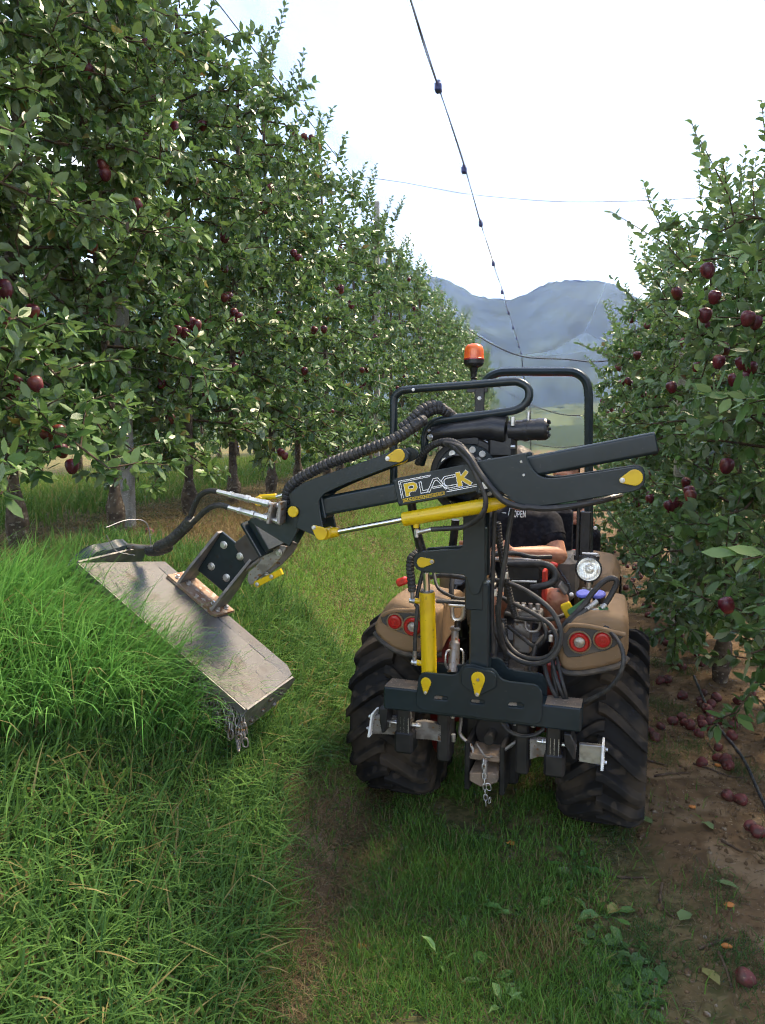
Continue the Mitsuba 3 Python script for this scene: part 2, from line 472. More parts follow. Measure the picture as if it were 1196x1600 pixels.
def tree_plan(seed, H, low, reach, dense, sprigs):
    """One spindle apple tree: leader, limbs, twigs and the place of every leaf, about the foot of its trunk."""
    rg = np.random.default_rng(seed)
    wood, P, A, N, S, C = [], [], [], [], [], []

    def spur(p, d, k, size, young):
        d = unit(d)
        for _ in range(k):
            a = unit(d * rg.uniform(.15, .9) + unit(rg.normal(size=3)) * .85 + np.array([0, 0, -.22]))
            n = unit(np.array([p[0] * .55, p[1] * .25, .75]) + rg.normal(size=3) * .42)
            g = rg.random()
            c = np.array([.074, .146, .037]) * (1 + .5 * (g - .5)) if g < .78 else np.array([.125, .21, .052])
            if young:
                c = c * 1.25 + np.array([.012, .016, .0])
            if rg.random() < .018:
                c = np.array([.22, .19, .05]) if rg.random() < .6 else np.array([.14, .085, .035])
            P.append(p + a * .012)
            A.append(a)
            N.append(n)
            S.append(size * rg.uniform(.48, 1.32))
            C.append(c * rg.uniform(.8, 1.2))

    bend = rg.normal(size=2) * .05
    leader = np.array([[bend[0] * math.sin(t * 3), bend[1] * math.sin(t * 4 + 1), t * (H - .25)] for t in np.linspace(0, 1, 9)])
    nb = int(36 * dense)
    for k in range(nb):
        t = (k + rg.random()) / nb
        h = low + (H - .35 - low) * t
        az = k * 2.39996 + rg.normal() * .3
        L = (reach * (1 - t) + reach * .62 * t) * rg.uniform(.65, 1.12)
        o = np.array([np.interp(h, leader[:, 2], leader[:, 0]), np.interp(h, leader[:, 2], leader[:, 1]), h])
        dr_ = np.array([math.cos(az), math.sin(az) * 1.0, 0])
        rise = rg.uniform(-.05, .35) if t > .25 else rg.uniform(-.28, .12)
        pts = [o + dr_ * L * s + np.array([0, 0, L * (rise * s - .32 * s * s)]) + rg.normal(size=3) * .018 for s in np.linspace(0, 1, 5)]
        wood.append(sweep(np.array(pts), np.linspace(.011, .004, 5), 5))
        for s in np.linspace(.22, 1, max(4, int(L / .066))):
            p = np.array([np.interp(s, np.linspace(0, 1, 5), [w[c] for w in pts]) for c in range(3)])
            spur(p, dr_ * .6 + rg.normal(size=3) * .7, rg.integers(6, 9), .084, False)
            if rg.random() < .62 * dense and s > .25:
                d2 = unit(dr_ * .5 + rg.normal(size=3) * np.array([.9, .9, .6]) + [0, 0, .1])
                l2 = rg.uniform(.13, .32)
                w2 = [p, p + d2 * l2 * .5 + [0, 0, .01], p + d2 * l2 + [0, 0, -.015]]
                wood.append(sweep(np.array(w2), [.0045, .0035, .002], 4))
                for u in np.linspace(.35, 1, max(2, int(l2 / .062))):
                    spur(p + d2 * l2 * u, d2, rg.integers(5, 9), .076, rg.random() < .3)
    for k in range(sprigs):
        if k < sprigs * .6:
            h, az = H * rg.uniform(.82, .97), rg.uniform(0, 6.28)
            o = np.array([math.cos(az) * rg.uniform(0, .3), math.sin(az) * rg.uniform(0, .42), h])
            d = unit([math.cos(az) * .35, math.sin(az) * .35, 1])
        else:
            h, az = rg.uniform(low + .2, H * .85), rg.uniform(0, 6.28)
            rr = reach * rg.uniform(.5, .95) * (1 - .35 * h / H)
            o = np.array([math.cos(az) * rr, math.sin(az) * rr, h])
            d = unit([math.cos(az) * .8, math.sin(az) * .8, rg.uniform(.3, 1.1)])
        L = rg.uniform(.28, .62)
        pts = [o, o + d * L * .5 + rg.normal(size=3) * .02, o + d * L + rg.normal(size=3) * .03 + [0, 0, .02]]
        wood.append(sweep(np.array(pts), [.0048, .0036, .002], 4))
        m = int(L / .020)
        for q_ in range(m):
            s = (q_ + .6) / m
            p = o + (pts[2] - o) * s
            az2 = q_ * 2.4 + rg.normal() * .2
            a = unit(d * .75 + np.array([math.cos(az2), math.sin(az2), -.05]) * .85)
            P.append(p)
            A.append(a)
            N.append(unit(d * 1.1 - a * .3 + rg.normal(size=3) * .2))
            S.append((.088 - .036 * s * s) * rg.uniform(.75, 1.15))
            C.append(np.array([.08, .15, .04]) * rg.uniform(.8, 1.25))
    if DEBUG:
        print('leaves', len(P))
    return dict(leader=leader, wood=cat(wood), P=np.array(P), A=np.array(A), N=np.array(N), S=np.array(S), C=np.clip(np.array(C), .005, 1), rg=rg)


def trunk_mesh(leader, r0, rg):
    p = spline(leader, .05)
    h = p[:, 2]
    r = np.interp(h, [0, .06, .14, .22, .32, 1.2, 4.5], [r0 * 1.5, r0 * 1.35, r0 * 1.75, r0 * 1.7, r0 * 1.02, r0 * .8, r0 * .25])
    v, f = sweep(p, r, 12)
    nz = meshkit.fbm(v * 14, 3, int(rg.integers(99))) - .5
    c = np.stack([np.interp(v[:, 2], p[:, 2], p[:, k]) for k in range(2)], 1)
    v[:, :2] += (v[:, :2] - c) * nz[:, None] * .7
    v[:, 2] -= .05 * (v[:, 2] < .03)
    return v, f


def apple_mesh(r=.037):
    prof = [(-1.0, .05), (-1.06, .22), (-1.02, .38), (-.8, .62), (-.4, .86), (.1, 1.0), (.5, .98), (.8, .78), (.93, .5), (.9, .26), (.78, .1), (.74, .02)]
    v, f = lathe((0, 0, 0), (0, 0, 1), [(a * r * 1.08, b * r) for a, b in prof], 18)
    ang = np.arctan2(v[:, 1], v[:, 0])
    v[:, :2] *= (1 + .045 * np.cos(5 * ang) * (v[:, 2:3][:, 0] < 0))[:, None]
    stalk = sweep(np.array([[0, 0, r * .78], [.003, 0, r * 1.25], [.008, .002, r * 1.6]]), .0016, 5)
    return cat([(v, f[:, ::-1] if trimesh.Trimesh(v, f, process=False).volume < 0 else f), stalk])


APPLE = mikit.ply(apple_mesh(), 'apple_skin', smooth=60)
OLD_APPLE = mikit.ply(apple_mesh(.034), 'old_apple_skin', smooth=60)
PICK = [mikit.ply(leaves_mesh(np.zeros((1, 3)), np.array([[1., 0, 0]]), np.array([[0, 0, 1.]]), np.ones(1), np.zeros((1, 3)))[0], f'apple_leaf_tone_{k}', smooth=True) for k in range(5)]
CAM = np.array([0, 0, EYE])
FWD, RGT = np.array(look), np.array([math.cos(YAW), math.sin(YAW), 0])
UPV = np.cross(RGT, FWD)
TAN = math.tan(math.radians(26.49))


def in_view(p):
    v = p - CAM
    z = v @ FWD
    return (z > .5) & (np.abs(v @ RGT) < z * TAN) & (np.abs(v @ UPV) < z * TAN * 1.338), z


far_plans = [tree_plan(900 + k, 3.9, .62, .78, .62, 14) for k in range(3)]
FARP = []
for k, pl_ in enumerate(far_plans):
    m, c = leaves_mesh(pl_['P'], pl_['A'], pl_['N'], pl_['S'] * 1.28, pl_['C'], FAR_LEAF, FAR_F)
    gname = f'far_crown_{k}'
    scene[gname] = {'type': 'shapegroup', 'crown': mikit.ply(m, 'apple_leaf', smooth=True, color=c)}
    FARP.append((gname, mikit.ply(pl_['wood'], 'twig_bark', smooth=True), mikit.ply(trunk_mesh(pl_['leader'], .034, pl_['rg']), 'bark', smooth=True)))
tree_count = [0]


def place_tree(x, y, label, group, near=None, scale=1.0, turn=None, apples=0, picks=0, seed=0, side=1):
    rg = np.random.default_rng(5000 + seed)
    t = numbered('apple_tree')
    z = float(gz(x, y)) - .02
    tag(t, label, 'apple tree', group)
    turn = rg.uniform(0, 360) if turn is None else turn
    W = T().translate([x, y, z]).rotate([0, 0, 1], turn).scale(scale)
    if near is None:
        gname, wood, trunk = FARP[seed % 3]
        scene[f'{t}__crown'] = {'type': 'instance', 'to_world': W, 'g': {'type': 'ref', 'id': gname}}
        scene[f'{t}__branches'] = {**wood, 'to_world': W}
        scene[f'{t}__trunk'] = {**trunk, 'to_world': W}
        labels[f'{t}__crown'] = {'kind': 'stuff'}
        pl_ = far_plans[seed % 3]
    else:
        pl_ = near
        M = np.array(W.matrix)
        R_ = M[:3, :3] / scale
        P = pl_['P'] @ M[:3, :3].T + M[:3, 3]
        A, N = pl_['A'] @ R_.T, pl_['N'] @ R_.T
        S = pl_['S'] * scale
        chosen = np.zeros(len(P), bool)
        if picks:
            ok, dep = in_view(P)
            score = S / np.maximum(dep, .5) * np.abs(unit(N) @ np.array([0, -.5, .6]) + .4) + (P[:, 0] - x) * side * .03
            score[~ok] = -1
            idx = np.argsort(-score)[:min(picks, int(ok.sum()))]
            chosen[idx] = True
        m, c = leaves_mesh(P[~chosen], A[~chosen], N[~chosen], S[~chosen], pl_['C'][~chosen])
        scene[f'{t}__crown'] = mikit.ply(m, 'apple_leaf', smooth=True, color=c)
        labels[f'{t}__crown'] = {'kind': 'stuff'}
        for n_, i_ in enumerate(np.nonzero(chosen)[0]):
            a = unit(A[i_])
            s = unit(np.cross(N[i_], a))
            L = np.eye(4)
            L[:3, 0], L[:3, 1], L[:3, 2], L[:3, 3] = a * S[i_], s * S[i_], np.cross(a, s) * S[i_], P[i_]
            g = int(np.clip((pl_['C'][i_][1] - .095) / .024, 0, 4))
            scene[f'{t}__leaf' + (f'_{n_:03d}' if n_ else '')] = {**PICK[g], 'to_world': T(L)}
        scene[f'{t}__branches'] = {**mikit.ply(pl_['wood'], 'twig_bark', smooth=True), 'to_world': W}
        scene[f'{t}__trunk'] = {**mikit.ply(trunk_mesh(pl_['leader'], .036, rg), 'bark', smooth=True), 'to_world': W}
    labels[f'{t}__branches'] = {'kind': 'stuff'}
    n_ = 0
    H = pl_['leader'][-1, 2]
    while n_ < apples:
        h = rg.uniform(.45 if side > 0 else 1.0, H * .93)
        az = rg.uniform(-1.2, 1.2) + (0 if side > 0 else math.pi)
        rr = rg.uniform(.42, .74) * (1 - .42 * h / H)
        base = np.array([x + rr * math.cos(az) * scale, y + rr * math.sin(az) * scale, z + h * scale])
        for q_ in range(rg.choice([1, 1, 1, 2, 2, 3])):
            p = base + rg.normal(size=3) * np.array([.03, .045, .03])
            s = rg.uniform(.78, 1.0)
            scene[f'{t}__apple' + (f'_{n_:03d}' if n_ else '')] = {**APPLE, 'to_world': T().translate(p.tolist()).rotate(unit([rg.normal(), rg.normal(), 0.01]).tolist(), rg.uniform(0, 28)).rotate([0, 0, 1], rg.uniform(0, 360)).scale(s)}
            n_ += 1
    return t


ORD = ['nearest', 'second', 'third', 'fourth', 'fifth', 'sixth', 'seventh', 'eighth', 'ninth', 'tenth', 'eleventh', 'twelfth']
LX, RX = -2.78, 1.17
near_left = [2.05, 2.95, 3.80, 4.50, 5.72, 6.65, 7.55, 5.12]
for k, y in enumerate(near_left):
    place_tree(LX + [0, .04, -.03, .0, -.02, .03, 0, -.2][k], y, f'{ORD[k]} apple tree of the left row on the grassy bank, dark red apples', 'apple trees of the left row', near=tree_plan(100 + k, 4.1 + .14 * math.sin(k * 2.3), .80, .86, [1.3, 1.42, 1.45, 1.4, 1.35, 1.25, 1.2, 1.0][k], 24), apples=[11, 14, 16, 14, 13, 11, 10, 4][k], picks=[180, 280, 300, 300, 260, 180, 120, 60][k], seed=k, side=1)
for k in range(30):
    y = 8.5 + k * .95
    place_tree(LX + .05 * math.sin(k * 1.7), y, 'apple tree farther along the left row, its crown grown into its neighbours', 'farther apple trees of the left row', seed=20 + k, scale=1.03 + .05 * math.sin(k * 2.1), apples=4 if k < 8 else (2 if k < 14 else 0), side=1)
place_tree(LX, 1.0, 'apple tree at the near end of the left row, unseen, added for the light it blocks', None, seed=61)  # stands wholly outside the view; added for its light and occlusion
near_right = [2.2, 3.28, 4.32, 5.25, 6.2, 7.15]
for k, y in enumerate(near_right):
    place_tree(RX + [.14, .12, .05, 0, .02, 0][k], y, f'{ORD[k]} apple tree of the right row, low leafy shoots over the bare soil strip', 'apple trees of the right row', near=tree_plan(300 + k, [2.6, 2.85, 3.1, 3.2, 3.25, 3.2][k], [1.35, .86, .52, .45, .42, .42][k], [.52, .54, .62, .62, .62, .62][k], 1.15, 24), apples=[2, 8, 15, 14, 13, 10][k], picks=[240, 300, 300, 260, 180, 120][k], seed=40 + k, side=-1)
for k in range(5):
    place_tree(RX + .03 * math.sin(k), 8.1 + k * .95, 'apple tree farther along the right row before its end', 'farther apple trees of the right row', seed=70 + k, scale=.84 + .02 * math.sin(k * 2.1), apples=9, side=-1)
for k in range(22):
    place_tree(-6.7 + .06 * math.sin(k * 2.2), 2.2 + k * 1.0, 'apple tree of the next row, seen between the trunks of the left row', 'apple trees of the next row behind', seed=100 + k, scale=1.0 + .05 * math.sin(k))
for k in range(9):
    place_tree(5.1 + .05 * math.sin(k), 2.5 + k * 1.0, 'apple tree of the row behind the right row', 'apple trees behind the right row', seed=140 + k, scale=.84)
# ---------------------------------------------------------------- posts, wires, hail net


def post(x, y, h, label, group=None):
    k = numbered('concrete_post')
    z = float(gz(x, y))
    v, f = box((x, y, z + h / 2 - .1), (.085, .085, h + .2), .012)
    put(k, (v, f), 'concrete', smooth=20, label=label, category='post', group=group)


post(-2.88, 4.93, 4.35, 'grey concrete post among the left row, foot bare beside a swollen trunk')
post(1.10, 6.72, 2.7, 'grey concrete post half hidden in the leaves of the right row')
for k, y in enumerate((12.5, 20.5, 28.5)):
    post(-2.72, y, 4.3, 'concrete post hidden in the far left row', 'concrete posts of the far left row')
scene['net_weave'] = {'type': 'mask', 'opacity': mikit.proc(lambda p, n, uv: .17 + .16 * smoothstep(.35, .7, fbm(p.x * 2.2 + p.y * .5, p.y * .25, p.z * 1.4, 3))), 'b': {'type': 'twosided', 'a': {'type': 'diffuse', 'reflectance': rgb(.09, .09, .1)}}}
VX, VZ = -.82, 4.12          # where the two halves of the net meet over the alley
LZ, RZ = 5.25, 4.55


def net_half(x0, z0, x1, z1, sag, y0, y1, ny=60, nxs=14, seed=0, flare=0.0):
    s = np.linspace(0, 1, nxs)
    y = np.linspace(y0, y1, ny)
    S_, Y_ = np.meshgrid(s, y)
    x = x0 + (x1 - x0) * S_
    z = z0 + (z1 - z0) * S_ - sag * 4 * S_ * (1 - S_)
    p = np.stack([S_ * 2.2, Y_ * .7, x * 0], -1)
    z = z + (meshkit.fbm(p, 3, seed) - .5) * .22 * np.clip(S_ * (1 - S_) * 5, 0, 1)
    v = np.stack([x, Y_, z], -1).reshape(-1, 3)
    i, j = np.meshgrid(np.arange(ny - 1), np.arange(nxs - 1), indexing='ij')
    q = np.stack([i * nxs + j, i * nxs + j + 1, (i + 1) * nxs + j + 1, (i + 1) * nxs + j], -1).reshape(-1, 4)
    return v, np.vstack([q[:, [0, 1, 2]], q[:, [0, 2, 3]]])


NEND = 27.0
tag('hail_net', 'thin dark hail net sagging between the rows, joined by clips over the alley', 'hail net')
for k, (xa_, za_, xb_, zb_, lb) in enumerate(((LX, LZ, VX - .01, VZ, 'left half of the net over the alley, rising to the left row'), (VX + .01, VZ, RX + .08, 4.85, 'right half of the net over the alley, rising over the right row'), (RX + .1, 4.85, 3.15, 4.2, None), (3.17, 4.2, 5.2, 4.9, None), (5.22, 4.9, 7.3, 4.2, None), (7.32, 4.2, 9.4, 4.9, None), (LX - .02, LZ, -4.7, 4.5, None), (-4.72, 4.5, -6.7, 5.3, None))):
    put('hail_net__panel', net_half(xa_, za_, xb_, zb_, .13, -4, NEND, seed=4 + k), 'net_weave', True, label=lb)
# the closing curtain at the far end with its hems
cx_ = np.linspace(-3.2, 7, 26)
cz_ = np.linspace(0, 1, 10)
CXm, CZm = np.meshgrid(cx_, cz_)
top = np.interp(CXm, [-3.2, VX, 7], [5.2, 4.1, 5.2]) - .15 * np.sin(np.clip((CXm - VX) / 4.5, 0, 1) * math.pi)
cv = np.stack([CXm, NEND + .25 + .5 * (1 - CZm)**1.5 + .12 * np.sin(CXm * 2.3), .25 + (top - .25) * CZm], -1).reshape(-1, 3)
i, j = np.meshgrid(np.arange(9), np.arange(25), indexing='ij')
q = np.stack([i * 26 + j, i * 26 + j + 1, (i + 1) * 26 + j + 1, (i + 1) * 26 + j], -1).reshape(-1, 4)
put('hail_net__curtain', (cv, np.vstack([q[:, [0, 1, 2]], q[:, [0, 2, 3]]])), 'net_weave', True, label='end of the net hanging down across the alley')


def hem(pts, r):
    put('hail_net__hem', hose(pts, r, 5, .25), 'cord', True)


hem([(LX, NEND, LZ - .1), (-2.0, NEND, 4.62), (VX, NEND, VZ - .02), (.6, NEND, 3.98), (2.0, NEND, 3.9), (4.4, NEND, 4.5)], .022)
hem([(-2.4, NEND + .4, 3.6), (VX - .2, NEND + .4, 2.75), (VX + .8, NEND + .4, 2.3), (1.2, NEND + .4, 2.1), (3.6, NEND + .4, 2.5)], .016)
hem([(-2.0, NEND + .6, 1.9), (VX, NEND + .6, 1.25), (.6, NEND + .6, 1.0), (2.6, NEND + .6, 1.3)], .014)
hem([(-1.6, NEND + .7, 1.2), (-.5, NEND + .7, .6), (.3, NEND + .7, .3), (2.6, NEND + .7, .7)], .014)
tag('net_wire', 'steel wire over the alley carrying the clips of the hail net', 'wire')
for dx, dz in ((0, 0), (.012, .015)):
    put('net_wire__strand', hose([(VX + dx, -3, VZ + .05 + dz)] + [(VX + dx * math.cos(y * 1.7), y, VZ + .04 + dz * math.cos(y * 2.1) + .02 * math.sin(y)) for y in np.linspace(0, NEND, 26)], .0042, 5, .3), 'wire_steel', True)
put('net_wire__drop_cord', hose([(VX, NEND, VZ), (VX + .1, NEND + .1, 3.3), (VX + .3, NEND + .3, 2.5), (VX + .35, NEND + .5, 1.2), (VX + .4, NEND + .6, .3)], .017, 5, .3), 'cord', True)
for k, y in enumerate((3.6, 5.9, 7.75, 9.75, 12.1, 14.6, 17.2, 19.7, 22.0, 24.2, 26.3)):
    b = box((VX, y, VZ + .02), (.05, .075, .065), .014)
    c = box((VX, y, VZ + .055), (.034, .05, .03), .01)
    kk = numbered('net_clip')
    put(kk, cat([b, c]), 'net_plastic', 25, label='small dark plastic clip joining the net along the wire over the alley', category='clip', group='plastic clips along the net wire')
put('cross_wire', hose([(-6.5, 10.3, 5.15), (LX, 10.3, 5.0), (-.8, 10.3, 4.62), (1.2, 10.3, 4.45), (6, 10.3, 4.5)], .0045, 5, .4), 'wire_steel', True, label='thin bracing wire crossing the alley under the net', category='wire')
put('ridge_wire', hose([(LX, -3, LZ), (LX, 5, LZ - .03), (LX, 14, LZ), (LX, NEND, LZ)], .006, 5, .5), 'wire_steel', True, label='wire along the top of the left row holding the net edge', category='wire')
put('trellis_wire', hose([(LX + .05, -2, 2.05), (LX + .04, 6, 2.06), (LX + .05, 30, 2.05)], .003, 5, .5), 'wire_steel', True, label='trellis wire strung along the left row', category='wire')
# ---------------------------------------------------------------- the side-arm mower on the tractor's rear linkage
# Local frame: x to the tractor's right, y forward, z up; origin on the ground below the hitch plate.
TA = math.radians(6.6)
TF = np.eye(4)
TF[:3, 0], TF[:3, 1], TF[:3, 3] = (math.cos(TA), -math.sin(TA), 0), (math.sin(TA), math.cos(TA), 0), (-.2063, 2.7360, 0)
B = 'boom_mower'
tag(B, 'dark slate side-arm mower with yellow cylinders, mounted on the back of the tractor', 'mower')


def mp(name, mesh, bsdf, smooth=30, label=None, kind=None):
    return put(f'{B}__{name}', mesh, bsdf, smooth, label=label, kind=kind, frame=TF)


# hitch bar: square tube, dusty on top, with its steel lip
BX0, BX1, BZ, BH = -.381, .357, .622, .088
bar = mp('hitch_bar', box(((BX0 + BX1) / 2, .066, BZ), (BX1 - BX0, .104, BH), .006), 'slate_paint')
for x_, w_ in ((-.288, .18), (.292, .126)):
    mp('hitch_bar__dust_layer', box((x_, .066, BZ + BH / 2 + .0015), (w_, .094, .004), .001), 'dusty_paint', label='tan dust lying on top of the bar')
# hitch plates: front outline, then the same again behind the bar
HP = [(-0.2463, 0.6138), (-0.248, 0.6344), (-0.2392, 0.7142), (-0.2343, 0.7292), (-0.2248, 0.7397), (-0.2083, 0.7435), (-0.1081, 0.7436), (-0.0912, 0.751), (-0.0821, 0.7625), (-0.0742, 0.7743), (-0.0663, 0.7831), (-0.0563, 0.7874), (-0.0325, 0.7918), (0.0174, 0.7824), (0.035, 0.7842), (0.0456, 0.7805), (0.0547, 0.7726), (0.0655, 0.7566), (0.0765, 0.747), (0.1018, 0.7417), (0.1878, 0.7407), (0.203, 0.7368), (0.2137, 0.7262), (0.2205, 0.71), (0.2216, 0.6252), (0.2178, 0.6089), (0.209, 0.5986), (0.1909, 0.5928), (0.1373, 0.5941), (0.0438, 0.5924), (-0.131, 0.5935), (-0.2136, 0.596), (-0.2345, 0.6027)]
SL = [[(-0.1775, 0.6541), (-0.1726, 0.6579), (-0.1317, 0.6601), (-0.1255, 0.6575), (-0.1266, 0.6467), (-0.1315, 0.6437), (-0.1745, 0.642), (-0.1787, 0.6465)], [(-0.0368, 0.6567), (-0.0316, 0.6601), (0.0069, 0.6613), (0.0121, 0.6582), (0.011, 0.648), (0.0052, 0.6445), (-0.0346, 0.6435), (-0.0387, 0.6483)], [(0.1005, 0.6605), (0.1059, 0.6648), (0.1493, 0.6674), (0.1551, 0.6641), (0.1534, 0.652), (0.1485, 0.6482), (0.1035, 0.6461), (0.0991, 0.6512)]]
mp('hitch_plate', plate(HP, 0, .012, .0024, SL), 'slate_paint')
HB = [(x + .004, z + .004) for x, z in HP]
mp('hitch_plate', plate(HB, .120, .132, .0024), 'slate_paint')
for k in range(3):
    mp('hitch_plate__slot_backing', box((SL[k][0][0] + .012, .0135, SL[k][0][1] - .003), (.034, .003, .016), .0005), 'dull_steel')
PL = [(-0.0738, 0.7625), (-0.0705, 0.7194), (-0.0632, 0.7109), (-0.011, 0.6814), (-0.0011, 0.6833), (0.0546, 0.7178), (0.0576, 0.7269), (0.0563, 0.7579), (0.0511, 0.7686), (0.0412, 0.7755), (0.0177, 0.7779), (-0.0322, 0.7873), (-0.058, 0.7814), (-0.0699, 0.771)]
mp('pivot_plate', plate(PL, -.013, -.001, .0024), 'slate_paint')
# column
CX0, CX1 = -.0335, .0305
lower = [(-0.0583, 1.0536), (0.0129, 1.0585), (0.026, 0.7788), (-0.0457, 0.7716)]
mp('column', box((float(np.mean([p[0] for p in lower])), .062, .86), (.072, .074, .46), .006), 'slate_paint')
UP = [(-0.0758, 1.3594), (0.0033, 1.362), (0.0069, 1.1168), (0.0053, 1.1043), (0.0001, 1.0987), (-0.0067, 1.0805), (-0.0117, 1.0624), (-0.0205, 1.0518), (-0.0311, 1.0496), (-0.04, 1.0526), (-0.0473, 1.0635), (-0.0567, 1.0986), (-0.0629, 1.1125), (-0.073, 1.1219), (-0.0946, 1.1227), (-0.2001, 1.1222), (-0.2278, 1.1234), (-0.2476, 1.132), (-0.2611, 1.1494), (-0.2619, 1.1621), (-0.259, 1.1786), (-0.2505, 1.1892), (-0.2264, 1.2002), (-0.0956, 1.215), (-0.0842, 1.2194), (-0.0771, 1.2283), (-0.0751, 1.2397)]
mp('column__upper_plate', plate(UP, .006, .020, .0022), 'slate_paint')
UPB = [(-0.0758, 1.3594), (0.0033, 1.362), (0.007, 1.1098), (-0.0567, 1.1058), (-0.0629, 1.1125), (-0.073, 1.1219), (-0.0946, 1.1227), (-0.2001, 1.1222), (-0.2278, 1.1234), (-0.2476, 1.132), (-0.2611, 1.1494), (-0.2619, 1.1621), (-0.259, 1.1786), (-0.2505, 1.1892), (-0.2264, 1.2002), (-0.0956, 1.215), (-0.0842, 1.2194), (-0.0771, 1.2283), (-0.0751, 1.2397)]
mp('column__upper_plate', plate(UPB, .098, .112, .0022), 'slate_paint')
xs = [(-0.0751, 1.3032), (0.0041, 1.3063)]
mp('column__upper_tube', box(((xs[0][0] + xs[1][0]) / 2, .059, 1.14), (abs(xs[1][0] - xs[0][0]) - .012, .076, .30), .004), 'slate_paint')


def keeper(c, tip, y, R, r, t=.007):
    """A yellow teardrop pin keeper with its bolt, its outer face towards -y."""
    k = mp('pin_keeper', plate(drop_poly(c, tip, R, r), y - t, y, .0016), 'yellow_paint')
    n = k.rsplit('__', 1)[1]
    mp(f'{n}__bolt', hexhead((tip[0], y - t, tip[1]), (0, -1, 0), r * .62, .007), 'zinc')
    return k


def kp(z, y, R, r, s):
    return s


def kept(pts, y, R, r):
    keeper(pts[0], pts[1], y, R, r)


kept([(-0.2268, 1.1598), (-0.1886, 1.1648)], .005, .0195, .0085)
kept([(-0.0081, 0.7472), (-0.0105, 0.6887)], -.0145, .0255, .0085)
kept([(-0.2072, 0.7073), (-0.209, 0.6687)], -.001, .0195, .007)
kept([(0.508, 1.5028), (0.4732, 1.494)], -.2495, .0245, .009)
kept([(-0.246, 1.56), (-0.2843, 1.5497)], -.2285, .0225, .009)
kept([(-0.5269, 1.2859), (-0.5522, 1.3056)], -.2365, .0235, .009)
mp('pin_cap', cat([cyl(p, (p[0], p[1] - .012, p[2]), .0195, 24) for p in [(-0.6316, -0.236, 1.3587)]]), 'yellow_paint')
mp('pivot_pin', cat([cyl((p[0], -.022, p[2]), (p[0], -.030, p[2]), .0055, 12) for p in [(-0.0069, -0.02, 0.7452)]]), 'dull_steel')
# lift cylinder, upright at the left of the column
q = [(-0.2201, 0.05, 1.039), (-0.2089, 0.05, 0.7196), (-0.2243, 0.05, 1.1122)]
top, bot, rodtop = (np.array(a) for a in q)
mp('lift_cylinder', cat([cyl(bot, top, .0295, 28, .1)]), 'yellow_paint')
mp('lift_cylinder__rod', cyl(top, rodtop, .0125, 20, .05), 'chrome')
mp('lift_cylinder__gland', cyl(top - (0, 0, .004), top + (0, 0, .006), .026, 28), 'dull_steel')
for a, b in ((.115, .0), (.865, .0)):
    c = top + (bot - top) * a
    mp('lift_cylinder__port', cyl(c + (-.022, 0, 0), c + (-.048, 0, 0), .0105, 16), 'yellow_paint')
    mp('lift_cylinder__fitting', cat([cyl(c + (-.046, 0, 0), c + (-.058, 0, 0), .0125, 6), cyl(c + (-.058, 0, 0), c + (-.070, 0, 0), .0095, 14)]), 'zinc')
c = top + (bot - top) * .865 + (-.056, -.004, 0)
d = top + (bot - top) * .115 + (-.056, -.004, 0)
mp('lift_cylinder__ferrule', cat([cyl(c + (0, 0, .008), c + (.001, 0, .048), .0082, 14), cyl(d + (0, 0, .008), d + (-.002, 0, .04), .0085, 14)]), 'dull_steel')
mp('hose', hose([c + (.001, 0, .046), c + (.004, -.004, .12), c + (.012, -.006, .22), d + (.010, .012, -.02), d + (.012, .03, .03), d + (.03, .05, .12)], .0078), 'rubber_hose')
mp('hose', ribbed([d + (-.002, 0, .035), d + (-.006, 0, .08), d + (-.012, .005, .13), d + (-.008, .02, .165), d + (.03, .06, .19)], .0165, .013, .14), 'rubber_hose', 25, label='short black hose in a ribbed guard')
# slewing drive on top of the column: ring with screws, worm housing, motor
RC = np.array([(-0.0636, 1.479)][0])
mp('slewing_drive', cat([lathe((RC[0], .03, RC[1]), (0, -1, 0), [(-.06, .02), (-.06, .140), (.012, .140), (.016, .136), (.016, .118), (.012, .116), (.012, .02)], 56)]), 'black_paint')
mp('slewing_drive__ring', lathe((RC[0], .02, RC[1]), (0, -1, 0), [(0, .1), (.0, .115), (.012, .115), (.0135, .1135), (.0135, .02), (.0135, .001)], 56), 'slate_paint')
for k in range(16):
    a = math.radians(11 + k * 22.5)
    p = np.array([RC[0] + .098 * math.cos(a), .0055, RC[1] + .098 * math.sin(a)])
    mp('slewing_drive__bolt', lathe(p, (0, -1, 0), [(-.002, .0), (-.002, .0122), (.003, .0122), (.0042, .011), (.0042, .0058), (.0008, .0052), (.0008, .0)], 18), 'zinc')
w = [np.array(a) for a in [(-0.2007, 0.03, 1.63), (0.0109, 0.03, 1.6492), (0.0728, 0.03, 1.6443), (0.0802, 0.03, 1.6419), (0.2152, 0.03, 1.6492)]]
mp('slewing_drive__worm_housing', cat([sweep(np.array([w[0], w[0] + (.006, 0, .001), w[1] - (.05, 0, 0), w[1] + (.01, 0, .002), w[2] - (.004, 0, 0), w[2]]), np.array([.028, .033, .036, .048, .050, .046]), 28),
                                    box(w[1] + (.045, .01, -.055), (.10, .07, .10), .014), box((w[0] + w[1]) / 2 + (0, .012, -.03), (.16, .06, .05), .012)]), 'black_paint')
u = unit(w[4] - w[3])
L = np.linalg.norm(w[4] - w[3])
mp('slewing_drive__motor', sweep(np.array([w[3], w[3] + u * L * .38, w[3] + u * L * .385, w[3] + u * L * .50, w[3] + u * L * .505, w[3] + u * L * .72, w[3] + u * L * .725, w[3] + u * L * .94, w[3] + u * L]), np.array([.036, .036, .039, .039, .0365, .0365, .0385, .0385, .034]), 32), 'black_paint', 25)
